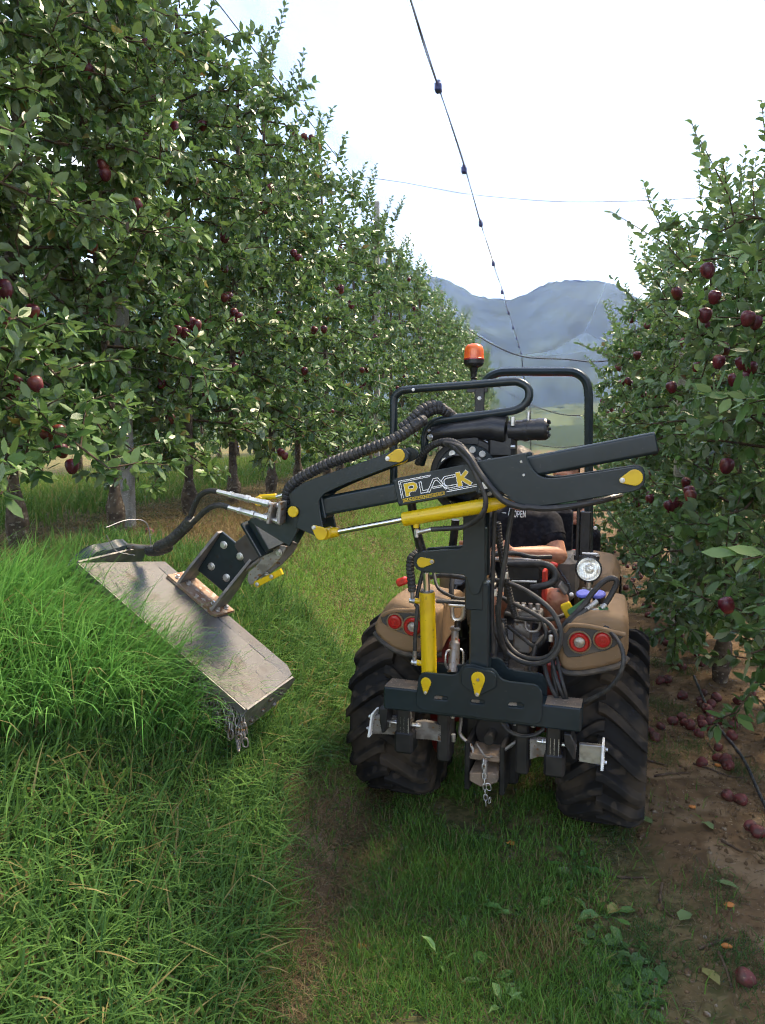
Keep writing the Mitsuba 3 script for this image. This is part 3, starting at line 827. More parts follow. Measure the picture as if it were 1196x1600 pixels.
for k in range(7):
    a = k * 2 * math.pi / 7
    p = w[4] + np.array([0, .027 * math.cos(a), .027 * math.sin(a)])
    mp('slewing_drive__end_bolt', hexhead(p, u, .005, .008), 'black_paint')
pb = [np.array(a) for a in [(-0.1979, 0.0, 1.6192), (-0.2007, 0.01, 1.6417), (0.098, 0.0, 1.679), (0.1488, 0.02, 1.6877), (-0.1543, 0.02, 1.6601), (-0.065, 0.02, 1.6665), (0.1022, -0.01, 1.5867)]]
for g_ in (hexhead(pb[0], (-.4, -1, 0), .0085, .012), hexhead(pb[1], (-1, -.3, 0), .006, .01), cyl(pb[2] - (0, 0, .02), pb[2] + (0, 0, .012), .009, 12), cyl(pb[3] - (0, 0, .03), pb[3] + (0, 0, .024), .006, 12), cyl(pb[4] - (0, 0, .02), pb[4] + (0, 0, .006), .005, 10), cyl(pb[5] - (0, 0, .02), pb[5] + (0, 0, .006), .005, 10), cyl(pb[6] - (.008, 0, 0), pb[6] + (.008, 0, 0), .007, 10)):
    mp('slewing_drive__plug', g_, 'zinc')
# hub between the ring and the boom
mp('boom_hub', lathe((RC[0], 0, RC[1]), (0, -1, 0), [(-.01, .085), (.115, .085), (.12, .08)], 40), 'black_paint')
# telescopic boom: inner square tube through an outer sleeve with carrier plates
b0, b1 = (np.array(a) for a in [(-0.5514, -0.17, 1.3733), (0.5692, -0.17, 1.6075)])
ang = math.atan2(b1[2] - b0[2], b1[0] - b0[0])
Rb = frame_xz(ang)
Lb = np.linalg.norm(b1 - b0)
u_, n_ = Rb[0], Rb[2]


def rtube(c0, c1, h, w, r, cap=True):
    """A square tube with rounded edges from c0 to c1; h along the tube frame's z, w along y."""
    P = Polygon([(-w / 2, -h / 2), (w / 2, -h / 2), (w / 2, h / 2), (-w / 2, h / 2)]).buffer(-r).buffer(r, quad_segs=5)
    e = np.array(P.exterior.coords)[:-1]
    d = unit(c1 - c0)
    y = np.array([0, 1.0, 0])
    z = np.cross(d, y)
    z = z if z[2] > 0 else -z
    m = len(e)
    rings = []
    Ls = np.linalg.norm(c1 - c0)
    for s, k in ((0, .93), (.003, 1), (Ls - .003, 1), (Ls, .93)):
        rings.append(c0 + d * s + k * (e[:, :1] * y + e[:, 1:] * z))
    v = np.vstack(rings + [c0[None], c1[None]])
    i = np.arange(m)
    j = (i + 1) % m
    f = []
    for L_ in range(3):
        f += [np.stack([i + L_ * m, j + L_ * m, j + (L_ + 1) * m], 1), np.stack([i + L_ * m, j + (L_ + 1) * m, i + (L_ + 1) * m], 1)]
    f += [np.stack([j, i, i * 0 + 4 * m], 1), np.stack([i + 3 * m, j + 3 * m, i * 0 + 4 * m + 1], 1)]
    t = trimesh.Trimesh(v, np.vstack(f), process=False)
    if t.volume < 0:
        t.invert()
    return np.array(t.vertices), np.array(t.faces)


mp('boom_beam', rtube(b0, b1, .068, .072, .011), 'slate_paint')
s0, s1 = (np.array(a) for a in [(-0.2599, -0.17, 1.434), (0.0398, -0.17, 1.4731)])
sl0 = b0 + u_ * ((s0 - b0) @ u_)
sl1 = b0 + u_ * ((np.array([(0.168, -0.17, 1.5311)][0]) - b0) @ u_)
mp('boom_sleeve', rtube(sl0, sl1, .096, .100, .009), 'slate_paint')
CP = [(0.0494, 1.5503), (0.0908, 1.5571), (0.175, 1.5736), (0.1803, 1.5701), (0.1832, 1.556), (0.1911, 1.5362), (0.2024, 1.5187), (0.218, 1.5044), (0.2356, 1.4963), (0.2551, 1.4945), (0.2895, 1.497), (0.5007, 1.5344), (0.5188, 1.5355), (0.5311, 1.5285), (0.5376, 1.5138), (0.5391, 1.4948), (0.5348, 1.4777), (0.5212, 1.4646), (0.5032, 1.4586), (0.2701, 1.4119), (0.2048, 1.4032), (0.1784, 1.4037), (0.1605, 1.4085), (0.0927, 1.4435), (0.1315, 1.4302), (0.1008, 1.4477), (0.0778, 1.454), (0.0548, 1.4434), (0.0239, 1.4372), (0.0186, 1.5434)]
mp('carrier_plate', plate(CP, -.238, -.226, .0024), 'slate_paint')
CPB = [(x, z) for x, z in CP]
mp('carrier_plate', plate(CPB, -.114, -.102, .0024), 'slate_paint')
for p in [(0.1642, -0.239, 1.5456), (0.1729, -0.239, 1.5034)]:
    mp('carrier_plate__screw', hexhead(p, (0, -1, 0), .0028, .003), 'zinc')
# the maker's panel on the sleeve: letters and frame lines in the sleeve's own plane
o_ = np.array([(-0.2476, -0.222, 1.4384)][0])
PW, PH = .300, .086
mp('name_panel', box(o_ + u_ * PW / 2 + np.array([0, .0015, 0]), (PW, .005, .092), .001, Rb), 'slate_paint')


def on_panel(shapes, lift, bsdf, name, label=None):
    ms = []
    for g in (shapes if isinstance(shapes, list) else [shapes]):
        for q_ in getattr(g, 'geoms', [g]):
            if q_.is_empty or q_.geom_type != 'Polygon':
                continue
            m = trimesh.creation.extrude_polygon(q_, .0006, engine='earcut')
            v = np.array(m.vertices)
            ms.append((o_ + v[:, :1] * u_ + v[:, 1:2] * n_ + np.array([0, -1.0, 0]) * (lift + v[:, 2:]), np.array(m.faces)[:, ::-1]))
    mp(name, cat(ms), bsdf, False, label=label)


def stroke(pts, w):
    return LineString(pts).buffer(w / 2, cap_style=2, join_style=2)


def outline(s, w):
    return s.difference(s.buffer(-w))


K_ = .29 / 745.0                     # metres per unit of the drawing below: x along the panel, y up


def uv(*pts):
    return [(a * K_, b * K_) for a, b in pts]


Pl = stroke(uv((75, -52), (75, 50), (75, 38)), 34 * K_).union(stroke(uv((60, 44), (140, 44), (158, 30), (158, 8), (142, -8), (92, -8)), 26 * K_))
Kl = stroke(uv((545, -52), (545, 66)), 36 * K_).union(stroke(uv((556, 2), (625, 62)), 28 * K_)).union(stroke(uv((570, 10), (640, -52)), 30 * K_))
Ll = stroke(uv((205, 50), (205, -40), (262, -40)), 25 * K_)
Al = stroke(uv((262, -52), (330, 44), (362, 44), (425, -52)), 24 * K_).union(stroke(uv((305, -22), (385, -22)), 18 * K_))
Cl = stroke(uv((520, 44), (430, 44), (405, 22), (405, -18), (430, -40), (520, -40)), 24 * K_)
lines = [outline(s.union(Point(-9, -9).buffer(1e-5)), 5.5 * K_) for s in (Ll, Al.difference(Pl), Cl.difference(Kl.buffer(4 * K_)))]
fr = [stroke(uv((310, 88), (16, 88), (16, -62)), 6 * K_), stroke(uv((300, 76), (32, 76), (32, -62)), 4.5 * K_), stroke(uv((700, 88), (716, 88), (716, -78), (420, -78)), 6 * K_), stroke(uv((690, 76), (702, 76), (702, -64), (440, -64)), 4.5 * K_)]
on_panel(lines, .0013, 'white_paint', 'name_panel__outline_letters', 'white outlined letters LAC')
on_panel([Pl, Kl], .0013, 'yellow_paint', 'name_panel__letters', 'yellow letters P and K')
on_panel([outline(Pl.buffer(3.5 * K_, join_style=2), 3.5 * K_), outline(Kl.buffer(3.5 * K_, join_style=2), 3.5 * K_)], .0009, 'white_paint', 'name_panel__letter_edge')
on_panel(fr, .0013, 'white_paint', 'name_panel__frame_lines')
band = Polygon(uv((22, -100), (400, -100), (400, -70), (22, -70)))
on_panel([outline(band, 4 * K_)], .0013, 'yellow_paint', 'name_panel__name_band')
tm = meshkit.text_mesh('MASCHINENBAU', 17 * K_, .0006, True)
v = np.array(tm.vertices)
v[:, 0] *= (360 * K_) / v[:, 0].max()
v = o_ + (v[:, :1] + 32 * K_) * u_ + (v[:, 1:2] - 93 * K_) * n_ + np.array([0, -1.0, 0]) * (.0013 + v[:, 2:])
mp('name_panel__small_letters', (v, np.array(tm.faces)[:, ::-1]), 'yellow_paint', False, 'small yellow letters MASCHINENBAU')
# hose clamp on the plate
hc = np.array([(0.0529, -0.262, 1.4689)][0])
mp('hose_clamp', box(hc, (.036, .006, .024), .002, Rb), 'zinc')
mp('hose_clamp__bolt', hexhead(hc + (0, -.003, 0), (0, -1, 0), .0035, .004), 'zinc')
# knuckle arm at the outer end of the boom
KA = [(-0.6418, 1.4265), (-0.6302, 1.4352), (-0.6119, 1.449), (-0.5913, 1.4632), (-0.5619, 1.4741), (-0.5261, 1.4864), (-0.4077, 1.5259), (-0.3307, 1.5518), (-0.2824, 1.5706), (-0.2636, 1.5795), (-0.2429, 1.5852), (-0.2223, 1.5807), (-0.2091, 1.5674), (-0.2119, 1.5505), (-0.2262, 1.5404), (-0.2469, 1.533), (-0.3734, 1.4853), (-0.4427, 1.4583), (-0.4955, 1.4345), (-0.5169, 1.4236), (-0.529, 1.4109), (-0.5367, 1.3982), (-0.5361, 1.3755), (-0.5297, 1.3383), (-0.5233, 1.3094), (-0.519, 1.2887), (-0.5258, 1.2717), (-0.5461, 1.2687), (-0.564, 1.2793), (-0.6002, 1.2916), (-0.6274, 1.301), (-0.6179, 1.3308), (-0.6186, 1.3518), (-0.631, 1.3766), (-0.6423, 1.3888)]
mp('knuckle_arm', plate(KA, -.232, -.222, .002), 'slate_paint')
mp('knuckle_arm', plate(KA, -.118, -.108, .002), 'slate_paint')
KW = [(-0.6569, 1.417), (-0.6264, 1.4441), (-0.5482, 1.4733), (-0.4272, 1.5142), (-0.2928, 1.5597), (-0.2885, 1.5456), (-0.4273, 1.4923), (-0.5167, 1.4467), (-0.5509, 1.4248), (-0.5672, 1.3948), (-0.5631, 1.3398), (-0.5566, 1.306), (-0.6189, 1.295), (-0.6421, 1.3005), (-0.6369, 1.3457), (-0.6504, 1.3795)]
mp('knuckle_arm__web', plate(KW, -.221, -.119, .001), 'slate_paint')
mp('knuckle_arm__rear_link', plate(drop_poly(*[(-0.2635, 1.5523), (-0.3658, 1.522)], .026, .018), -.20, -.14, .002), 'yellow_paint')
mp('boom_beam__end_cap', box(b0 + u_ * .012, (.024, .086, .086), .003, Rb), 'slate_paint')
# tilt cylinder below the boom
r0, r1, c1 = (np.array(a) for a in [(-0.5057, -0.2, 1.2823), (-0.2385, -0.2, 1.3417), (0.1296, -0.2, 1.4149)])
mp('tilt_cylinder', cat([sweep(np.array([r1, r1 + unit(c1 - r1) * .003, r1 + (c1 - r1) * .80, r1 + (c1 - r1) * .93, c1]), np.array([.0225, .0245, .0245, .017, .006]), 28)]), 'yellow_paint', 40)
mp('tilt_cylinder__rod', cyl(r0, r1, .0098, 20, .02), 'chrome')
mp('tilt_cylinder__rod_eye', cat([cyl(r0 + (-.012, -.026, 0), r0 + (-.012, .026, 0), .021, 24), sweep(np.array([r0 + (-.002, 0, .001), r0 + (.024, 0, .006), r0 + (.030, 0, .007)]), np.array([.019, .0175, .013]), 18)]), 'yellow_paint')
pt = np.array([(-0.1925, -0.2, 1.3136)][0])
mp('tilt_cylinder__port', cyl(pt + (0, 0, .03), pt + (0, 0, 0), .0105, 16), 'yellow_paint')
e_ = [np.array(a) for a in [(-0.1848, -0.205, 1.2984), (-0.1374, -0.205, 1.3124), (-0.0744, -0.205, 1.3182), (-0.0253, -0.21, 1.3256), (0.023, -0.235, 1.3538), (0.0488, -0.25, 1.3833), (0.0563, -0.256, 1.4185), (0.0494, -0.258, 1.445), (0.0379, -0.26, 1.4752), (0.0179, -0.258, 1.5126), (-0.0113, -0.25, 1.5535), (-0.0502, -0.2, 1.5784), (-0.0975, -0.12, 1.5959)]]
mp('tilt_cylinder__elbow', cat([cyl(e_[0] + (-.004, 0, -.006), e_[0] + (-.004, 0, .012), .0095, 6), cyl(e_[0] + (-.008, 0, -.002), e_[1], .0078, 14), cyl(e_[0] + (-.004, 0, -.016), e_[0] + (-.004, 0, -.004), .0075, 8)]), 'zinc')
mp('hose', hose(e_[1:], .0088), 'rubber_hose', label='black hose from the tilt cylinder up over the boom')
mp('hose', hose([(-0.119, -0.1, 1.5994), (-0.0676, -0.16, 1.593), (-0.0227, -0.235, 1.5796), (0.0052, -0.255, 1.5539), (0.0301, -0.262, 1.5168), (0.0538, -0.264, 1.4872), (0.077, -0.264, 1.4594), (0.1016, -0.262, 1.4317), (0.1294, -0.258, 1.4133), (0.1795, -0.252, 1.4), (0.1861, -0.25, 1.4027), (0.2378, -0.245, 1.3985), (0.3055, -0.235, 1.4051), (0.3719, -0.22, 1.418), (0.421, -0.2, 1.4282), (0.4655, -0.16, 1.4419)], .0098), 'rubber_hose', label='black hose sagging below the boom')
mp('hose__end_fitting', cyl([(0.4372, -0.19, 1.4348)][0], [(0.4717, -0.16, 1.4443)][0], .0075, 12), 'zinc')
mp('hose', ribbed([(-0.2469, 0.0, 1.5233), (-0.2076, -0.03, 1.5699), (-0.159, -0.06, 1.5981), (-0.1091, -0.08, 1.606), (-0.0674, -0.1, 1.5922), (-0.0361, -0.12, 1.5646), (-0.0035, -0.16, 1.5383)], .0125, .012, .15), 'rubber_hose', 25, label='short black hose in a wound guard')
# tube hoop that carries the hoses
HG = [(-0.3425, 0.02, 1.4105), (-0.3428, 0.02, 1.6087), (-0.343, 0.02, 1.7476), (-0.3359, 0.02, 1.7699), (-0.3154, 0.02, 1.7861), (-0.2747, 0.02, 1.7922), (-0.0767, 0.02, 1.8031), (0.0754, 0.02, 1.8125), (0.1126, 0.02, 1.8109), (0.1425, 0.02, 1.7938), (0.1504, 0.02, 1.7662), (0.1399, 0.02, 1.7387), (0.1051, 0.02, 1.715), (0.0016, 0.02, 1.6998), (-0.134, 0.02, 1.6844), (-0.1835, 0.02, 1.675), (-0.2094, 0.02, 1.6577), (-0.2233, 0.02, 1.6238), (-0.2249, 0.02, 1.5703), (-0.2434, 0.04, 1.5204)]
mp('hose_guard', hose(HG, .0145, 16, .02), 'slate_paint', label='dark tube hoop above the boom')
mp('hose_guard__bolt', hexhead([(-0.26, -0.01, 1.7894)][0], (0, -1, 0), .004, .005), 'zinc')
mp('support_strut', cat([hose([(-0.2768, 0.03, 1.3742), (-0.2642, 0.04, 1.2899), (-0.2522, 0.05, 1.2359), (-0.2387, 0.06, 1.1815)], .0165, 10), hose([(-0.1388, 0.16, 1.3032), (-0.1473, 0.17, 1.2333), (-0.1561, 0.18, 1.1809), (-0.1602, 0.18, 1.1206)], .0155, 10)]), 'black_paint')
# long ribbed hose along the boom to the head
RH = [(-0.7025, -0.15, 1.3587), (-0.6897, -0.16, 1.4204), (-0.6682, -0.17, 1.4474), (-0.6353, -0.17, 1.4736), (-0.5844, -0.17, 1.4999), (-0.5161, -0.17, 1.5303), (-0.4358, -0.17, 1.5582), (-0.3658, -0.17, 1.5814), (-0.3089, -0.16, 1.6019), (-0.264, -0.14, 1.6282), (-0.2361, -0.12, 1.6505), (-0.2011, -0.1, 1.6769), (-0.2561, -0.06, 1.6492), (-0.2261, -0.04, 1.6886), (-0.1958, -0.02, 1.7133), (-0.1652, 0.0, 1.721), (-0.1393, 0.02, 1.7064), (-0.1176, 0.06, 1.6794), (-0.1047, 0.12, 1.644)]
mp('hose', ribbed(RH, .0205, .0175, .17, 14), 'rubber_hose', 25, label='thick ribbed hose running along the arm')
mp('hose', ribbed([(-0.2877, -0.075, 1.6492), (-0.2562, -0.06, 1.6737), (-0.2274, -0.045, 1.7081), (-0.1959, -0.02, 1.7305), (-0.1652, 0.0, 1.7284), (-0.1496, 0.02, 1.7139)], .0195, .0175, .17, 14), 'rubber_hose', 25, label='second ribbed hose at the bend')
# hydraulic quick couplers at the knuckle
for k, (a, b_, nm) in enumerate((([(-0.9514, -0.21, 1.4196)][0], [(-0.6825, -0.22, 1.3701)][0], 0), ([(-0.8953, -0.23, 1.3641)][0], [(-0.6784, -0.24, 1.3194)][0], 1))):
    a, b_ = np.array(a), np.array(b_)
    d = b_ - a
    seg = [(0, .0085), (.19, .0085), (.195, .0125), (.24, .0125), (.245, .0095), (.33, .0115), (.43, .0115), (.44, .014), (.50, .014), (.51, .0105), (.70, .0105), (.71, .013), (.80, .013), (.81, .0095), (.90, .0095), (.91, .012), (1, .012)]
    mp('quick_coupler', sweep(np.array([a + d * s for s, _ in seg]), np.array([r for _, r in seg]), 12), 'zinc', 25)
cb = np.array([(-0.7141, -0.24, 1.3512)][0])
mp('coupler_bracket', cat([box(cb, (.012, .05, .075), .002, frame_xz(-.2)), box(cb + (.038, 0, .004), (.012, .05, .08), .002, frame_xz(-.1))]), 'dull_steel')
mp('hose', hose([(-0.9514, -0.21, 1.4196), (-0.9854, -0.205, 1.4206), (-1.0201, -0.2, 1.4102), (-1.0535, -0.19, 1.3806), (-1.0826, -0.18, 1.3321), (-1.1117, -0.17, 1.2922), (-1.1687, -0.16, 1.2505)], .0105), 'rubber_hose')
mp('hose', hose([(-0.8953, -0.23, 1.3641), (-0.9336, -0.225, 1.3715), (-0.9728, -0.22, 1.3629), (-1.016, -0.21, 1.3375), (-1.0665, -0.19, 1.301), (-1.1059, -0.18, 1.2747), (-1.1657, -0.165, 1.2417)], .0105), 'rubber_hose')
mp('hose', ribbed([(-1.0833, -0.18, 1.3086), (-1.112, -0.17, 1.2827), (-1.1522, -0.16, 1.2512), (-1.2111, -0.14, 1.2122), (-1.2764, -0.12, 1.1841), (-1.2434, -0.1, 1.1853), (-1.3095, -0.08, 1.1616), (-1.3646, -0.06, 1.1558)], .0225, .02, .1, 14), 'rubber_hose', 25, label='ribbed hose dropping to the mower head')
mp('hose', hose([(-1.3091, -0.08, 1.1742), (-1.3878, -0.06, 1.1673), (-1.4802, -0.04, 1.165), (-1.5494, -0.03, 1.1497), (-1.6013, -0.02, 1.1299), (-1.633, -0.02, 1.1203)], .011), 'dull_steel', label='grey sleeved hose on the mower head')
mp('hose', hose([(-1.6138, -0.02, 1.1293), (-1.6383, -0.02, 1.1412), (-1.6714, -0.01, 1.1433), (-1.696, 0.0, 1.13), (-1.6905, 0.0, 1.1116), (-1.6624, 0.0, 1.1024)], .007), 'white_paint', label='pale hose bend at the outer end of the head')
mp('cylinder_behind', cat([cyl([(-0.8404, -0.1, 1.3766)][0], [(-0.8247, -0.13, 1.3798)][0], .019, 24), cyl([(-0.8323, -0.11, 1.3917)][0], [(-0.7606, -0.11, 1.3984)][0], .011, 14)]), 'yellow_paint')
mp('cylinder_behind__rod', cyl([(-0.7606, -0.11, 1.3961)][0], [(-0.7149, -0.11, 1.4111)][0], .009, 14), 'chrome')
# ---- mower head: pressed steel deck across the bank
D_, A_ = (np.array(a) for a in [(-0.7741, -0.35, 0.6619), (-1.4665, -0.35, 1.1477)])
C_, B_ = (np.array(a) for a in [(-0.7757, 0.0, 0.6622), (-1.5545, 0.0, 1.1334)])
ax = unit(np.array([D_[0] - A_[0], 0, D_[2] - A_[2]]))          # along the deck, down to the right
nn = np.array([-ax[2], 0, ax[0]])
nn = nn if nn[2] > 0 else -nn
LD = np.linalg.norm(D_ - A_)
H0 = D_ - ax * LD                      # origin: outer front corner
yf = np.array([0, 1.0, 0])


def hd(s, y, n):
    """A point of the head: s along the deck from its outer end, y forward, n off its top."""
    return H0 + ax * s + yf * (y + .35) + nn * n - yf * .0


LC = (C_ - H0) @ ax
nC = (C_ - H0) @ nn


def sheet(quads, t=.006):
    """Folded steel sheet from quads (each four head points, counter-clockwise seen from above), thickened downwards."""
    ms = []
    for q_ in quads:
        q_ = np.array(q_)
        n = unit(np.cross(q_[1] - q_[0], q_[3] - q_[0]))
        if n @ nn < 0:
            q_ = q_[::-1]
            n = -n
        m = len(q_)
        v = np.vstack([q_, q_ - n * t])
        f = [[0, k, k + 1] for k in range(1, m - 1)] + [[m, m + k + 1, m + k] for k in range(1, m - 1)]
        for k in range(m):
            k2 = (k + 1) % m
            f += [[k, k + m, k2 + m], [k, k2 + m, k2]]
        ms.append((v, np.array(f)))
    return cat(ms)


HD = 'mower_head'
labels[f'{B}__{HD}'] = {'label': 'bare steel mower head lying across the grassy bank'}
mp(f'{HD}__deck', sheet([[hd(0, -.35, 0), hd(LD, -.35, 0), hd(LC, 0, nC), hd(.085, 0, nC)],
                         [hd(.085, 0, nC), hd(LC, 0, nC), hd(LC - .006, .05, nC - .004), hd(LC - .05, .085, nC - .006), hd(.10, .085, nC - .006)]]), 'deck_steel', 12)
mp(f'{HD}__rear_skirt', sheet([[hd(.10, .085, nC - .007), hd(LC - .05, .085, nC - .007), hd(LC - .05, .14, -.14), hd(.10, .14, -.14)]]), 'grey_plate', False)
mp(f'{HD}__front_lip', sheet([[hd(.0, -.352, -.001), hd(0, -.346, -.03), hd(LD, -.346, -.03), hd(LD, -.352, -.001)]], .004), 'grey_plate', False)


def end_plate(s, name):
    pts = [(-.352, .003), (-.02, nC + .003), (.03, nC + .002), (.085, nC - .03), (.10, -.07), (.08, -.13), (.0, -.165), (-.12, -.18), (-.25, -.16), (-.33, -.10), (-.352, -.04)]
    v0 = [hd(s, y, n) for y, n in pts]
    v1 = [hd(s + .008, y, n) for y, n in pts]
    m = len(pts)
    v = np.vstack([v0, v1])
    _, tf = trimesh.creation.triangulate_polygon(Polygon(pts), engine='earcut')
    tf = np.array(tf) % len(pts)
    f = [tf, tf[:, ::-1] + m]
    i = np.arange(m)
    j = (i + 1) % m
    f += [np.stack([i, j, j + m], 1), np.stack([i, j + m, i + m], 1)]
    t = trimesh.Trimesh(v, np.vstack(f), process=False)
    if t.volume < 0:
        t.invert()
    mp(f'{HD}__{name}', (np.array(t.vertices), np.array(t.faces)), 'grey_plate', False)


end_plate(LD + .001, 'end_plate')
end_plate(-.009, 'end_plate')
for y, n in ((-.12, -.05), (-.13, -.10), (-.02, -.06), (-.2, -.12), (0, -.13)):
    mp(f'{HD}__end_bolt', hexhead(hd(LD + .009, y, n), ax, .009, .010), 'dull_steel')
# slots in the fold: flat black strips, the shade of recesses painted on
for s, l in ((.17, .085), (LC - .35, .075), (LC - .17, .085)):
    c = hd(s, .004, nC + .0006)
    mp(f'{HD}__slot_shade', box(c, (l, .007, .0016), .0003, np.array([ax, yf, nn])), 'black_paint')
# rotor housing under the deck, belt cover at the outer end
mp(f'{HD}__rotor', cyl(hd(.03, -.14, -.10), hd(LD - .02, -.14, -.10), .075, 20), 'grey_plate')
mp(f'{HD}__drive_cover', cat([cyl(hd(-.075, -.20, -.085), hd(-.012, -.20, -.085), .10, 26), cyl(hd(-.075, -.07, -.07), hd(-.012, -.07, -.07), .085, 20), box(hd(-.043, -.12, -.06), (.062, .20, .14), .01, np.array([ax, yf, nn]))]), 'slate_paint', label='dark round drive cover at the outer end of the head')
wire = [hd(-.06, -.20, .10), hd(-.05, -.1, .13), hd(-.02, .0, .12), hd(.05, .03, nC + .02)]
mp(f'{HD}__wire_guard', cat([hose(wire, .0022, 5), hose([wire[0] - (0, 0, .03), hd(.0, -.15, .02), hd(.03, -.05, nC)], .0022, 5)]), 'wire_steel')


# chain curtain along the front edge
def link(c, d, across, l=.034, w=.019, r=.0032):
    """An oval chain link: long axis d, short axis across."""
    d, across = unit(d), unit(across)
    t = np.linspace(0, 2 * np.pi, 17)
    p = []
    for a in t:
        x, z = math.cos(a), math.sin(a)
        p.append(np.asarray(c) + across * x * (w / 2) + d * (z * (w / 2) + (l / 2 - w / 2) * (1 if z > 0 else -1) * min(1, abs(z) * 3)))
    return sweep(np.array(p), r, 6)


rgc = np.random.default_rng(17)
for row in range(2):
    for k in range(22):
        s = LD - .015 - k * .026 - row * .013
        n = 5 + (k * 7 + row) % 2
        p = hd(s, -.34 + row * .022, -.012)
        sway = rgc.normal(size=2) * .10
        ms = []
        for m in range(n):
            dn = unit(np.array([sway[0] * .6 + rgc.normal() * .05, sway[1] + rgc.normal() * .05, -1.0]))
            tw = (m % 2) * 1.35 + .35 + rgc.normal() * .15
            acr = np.array([math.cos(tw), math.sin(tw), 0])
            ms.append(link(p + dn * .015, dn, acr))
            p = p + dn * .0285
        mp(f'{HD}__chain', cat(ms), 'dull_steel')
# bracket: base plate on the fold, two gussets, bolted plate
bp = [np.array(a) for a in [(-1.3328, 0.0, 1.0138), (-1.1215, 0.0, 0.8585), (-1.2754, 0.18, 0.972)]]
sa = ((bp[0] - H0) @ ax, (bp[1] - H0) @ ax)
yb0, yb1 = -.02, .115
base = [(sa[0], yb0), (sa[1] - .01, yb0), (sa[1] + .008, yb0 + .014), (sa[1] + .02, yb1), (sa[0] + .01, yb1)]
q_ = [hd(s, y, nC + .014) for s, y in base]
mp('head_bracket', sheet([q_], .0125), 'rusty_steel', False, label='rusty base plate bolted to the mower head')
sg0, sg1 = sa[0] + .050, sa[1] - .030
top_ = [np.array(a) for a in [(-1.0884, 0.05, 1.171), (-0.963, 0.05, 1.1014)]]
hb = max((top_[0] - H0) @ nn, (top_[1] - H0) @ nn)
zb = nC + .0145


def gusset(s, name):
    pts = [(yb0 + .004, zb), (yb1 - .006, zb), (yb1 + .012, zb + .07), (yb1 - .01, hb + .012), (yb1 - .05, hb + .012), (yb0 + .022, zb + .085)]
    v0 = [hd(s, y, n) for y, n in pts]
    v1 = [hd(s + .011, y, n) for y, n in pts]
    m = len(pts)
    _, tf = trimesh.creation.triangulate_polygon(Polygon(pts), engine='earcut')
    tf = np.array(tf) % len(pts)
    i = np.arange(m)
    j = (i + 1) % m
    t = trimesh.Trimesh(np.vstack([v0, v1]), np.vstack([tf, tf[:, ::-1] + m, np.stack([i, j, j + m], 1), np.stack([i, j + m, i + m], 1)]), process=False)
    if t.volume < 0:
        t.invert()
    mp(f'head_bracket__{name}', (np.array(t.vertices), np.array(t.faces)), 'grey_plate', False)


gusset(sg0, 'gusset')
gusset(sg1, 'gusset')
yp = yb1 - .03
wp = sg1 - sg0 - .012
Rh = np.array([ax, yf, nn])
cpl = hd((sg0 + sg1) / 2 + .006, yp, zb + .045 + (hb - zb - .02) / 2)
mp('head_bracket__bolted_plate', box(cpl, (wp, .014, hb - zb - .03), .003, Rh), 'slate_paint')
hs = hb - zb
for a, b_ in ((-.24, .27), (.22, .30), (-.22, -.20), (.22, -.18)):
    mp('head_bracket__bolt', lathe(cpl + ax * a * wp * 1.1 + nn * b_ * hs - yf * .007, (0, -1, 0), [(0, .0), (0, .0165), (.003, .0168), (.0045, .0125), (.011, .0125), (.0125, .010), (.0125, 0)], 16), 'zinc')
for a, b_ in ((-.25, .02), (.18, .04)):
    mp('head_bracket__hole_shade', cyl(cpl + ax * a * wp + nn * b_ * hs - yf * .0062, cpl + ax * a * wp + nn * b_ * hs - yf * .0074, .0078, 16), 'black_paint')  # no bores: black discs put the shade inside holes into colour
for s, y in ((sa[0] + .028, .012), (sg0 + .028, .03), (sg1 - .02, .035), (sa[1] - .012, .02), (sa[1] - .006, .08), (sa[0] + .03, .08)):
    mp('head_bracket__base_bolt', hexhead(hd(s, y, zb), nn, .0072, .014), 'zinc')
# neck from the bracket to the knuckle
n0 = hd((sg0 + sg1) / 2 + .02, yp + .062, hb - .07)
n1 = np.array([(-0.8553, 0.06, 1.2406)][0])
na = unit(n1 - n0)
nb_ = unit(np.cross(yf, na))
Rn = np.array([nb_, np.cross(na, nb_), na])
mp('neck', box((n0 + n1) / 2, (.112, .09, np.linalg.norm(n1 - n0)), .006, Rn), 'deck_steel', label='bare steel neck between arm and head')
mp('neck__side_plate', box((n0 + n1) / 2 + nb_ * .063 * (1 if nb_[0] > 0 else -1) + na * .03, (.012, .11, np.linalg.norm(n1 - n0) * .8), .003, Rn), 'dull_steel')
mp('neck__hinge', cat([box(n1 + na * .004 - yf * .05, (.15, .22, .016), .003, Rn), box(n1 + na * .03 - yf * .06, (.14, .16, .03), .003, Rn)]), 'slate_paint')
NP = [(-0.6242, 1.3855), (-0.6579, 1.3844), (-0.6875, 1.3568), (-0.7175, 1.3155), (-0.7769, 1.3178), (-0.8016, 1.3304), (-0.8219, 1.3228), (-0.8172, 1.3072), (-0.6893, 1.2404), (-0.665, 1.2281), (-0.6451, 1.2604), (-0.6223, 1.3059)]
mp('neck__knuckle_plate', plate(NP, -.206, -.196, .002), 'slate_paint')
mp('neck__knuckle_plate', plate(NP, -.136, -.126, .002), 'slate_paint')
NS = [(-0.9344, 1.0568), (-0.9283, 1.087), (-0.895, 1.1137), (-0.8127, 1.2063), (-0.7599, 1.1967), (-0.779, 1.1593), (-0.8358, 1.1023), (-0.8796, 1.0701), (-0.9074, 1.0386), (-0.9266, 1.0374)]
mp('neck__hinge_plate', plate(NS, -.030, -.018, .002), 'dull_steel')
mp('neck__hinge_plate', plate(NS, .070, .082, .002), 'dull_steel')
p = np.array([(-0.7908, -0.035, 1.1738)][0])
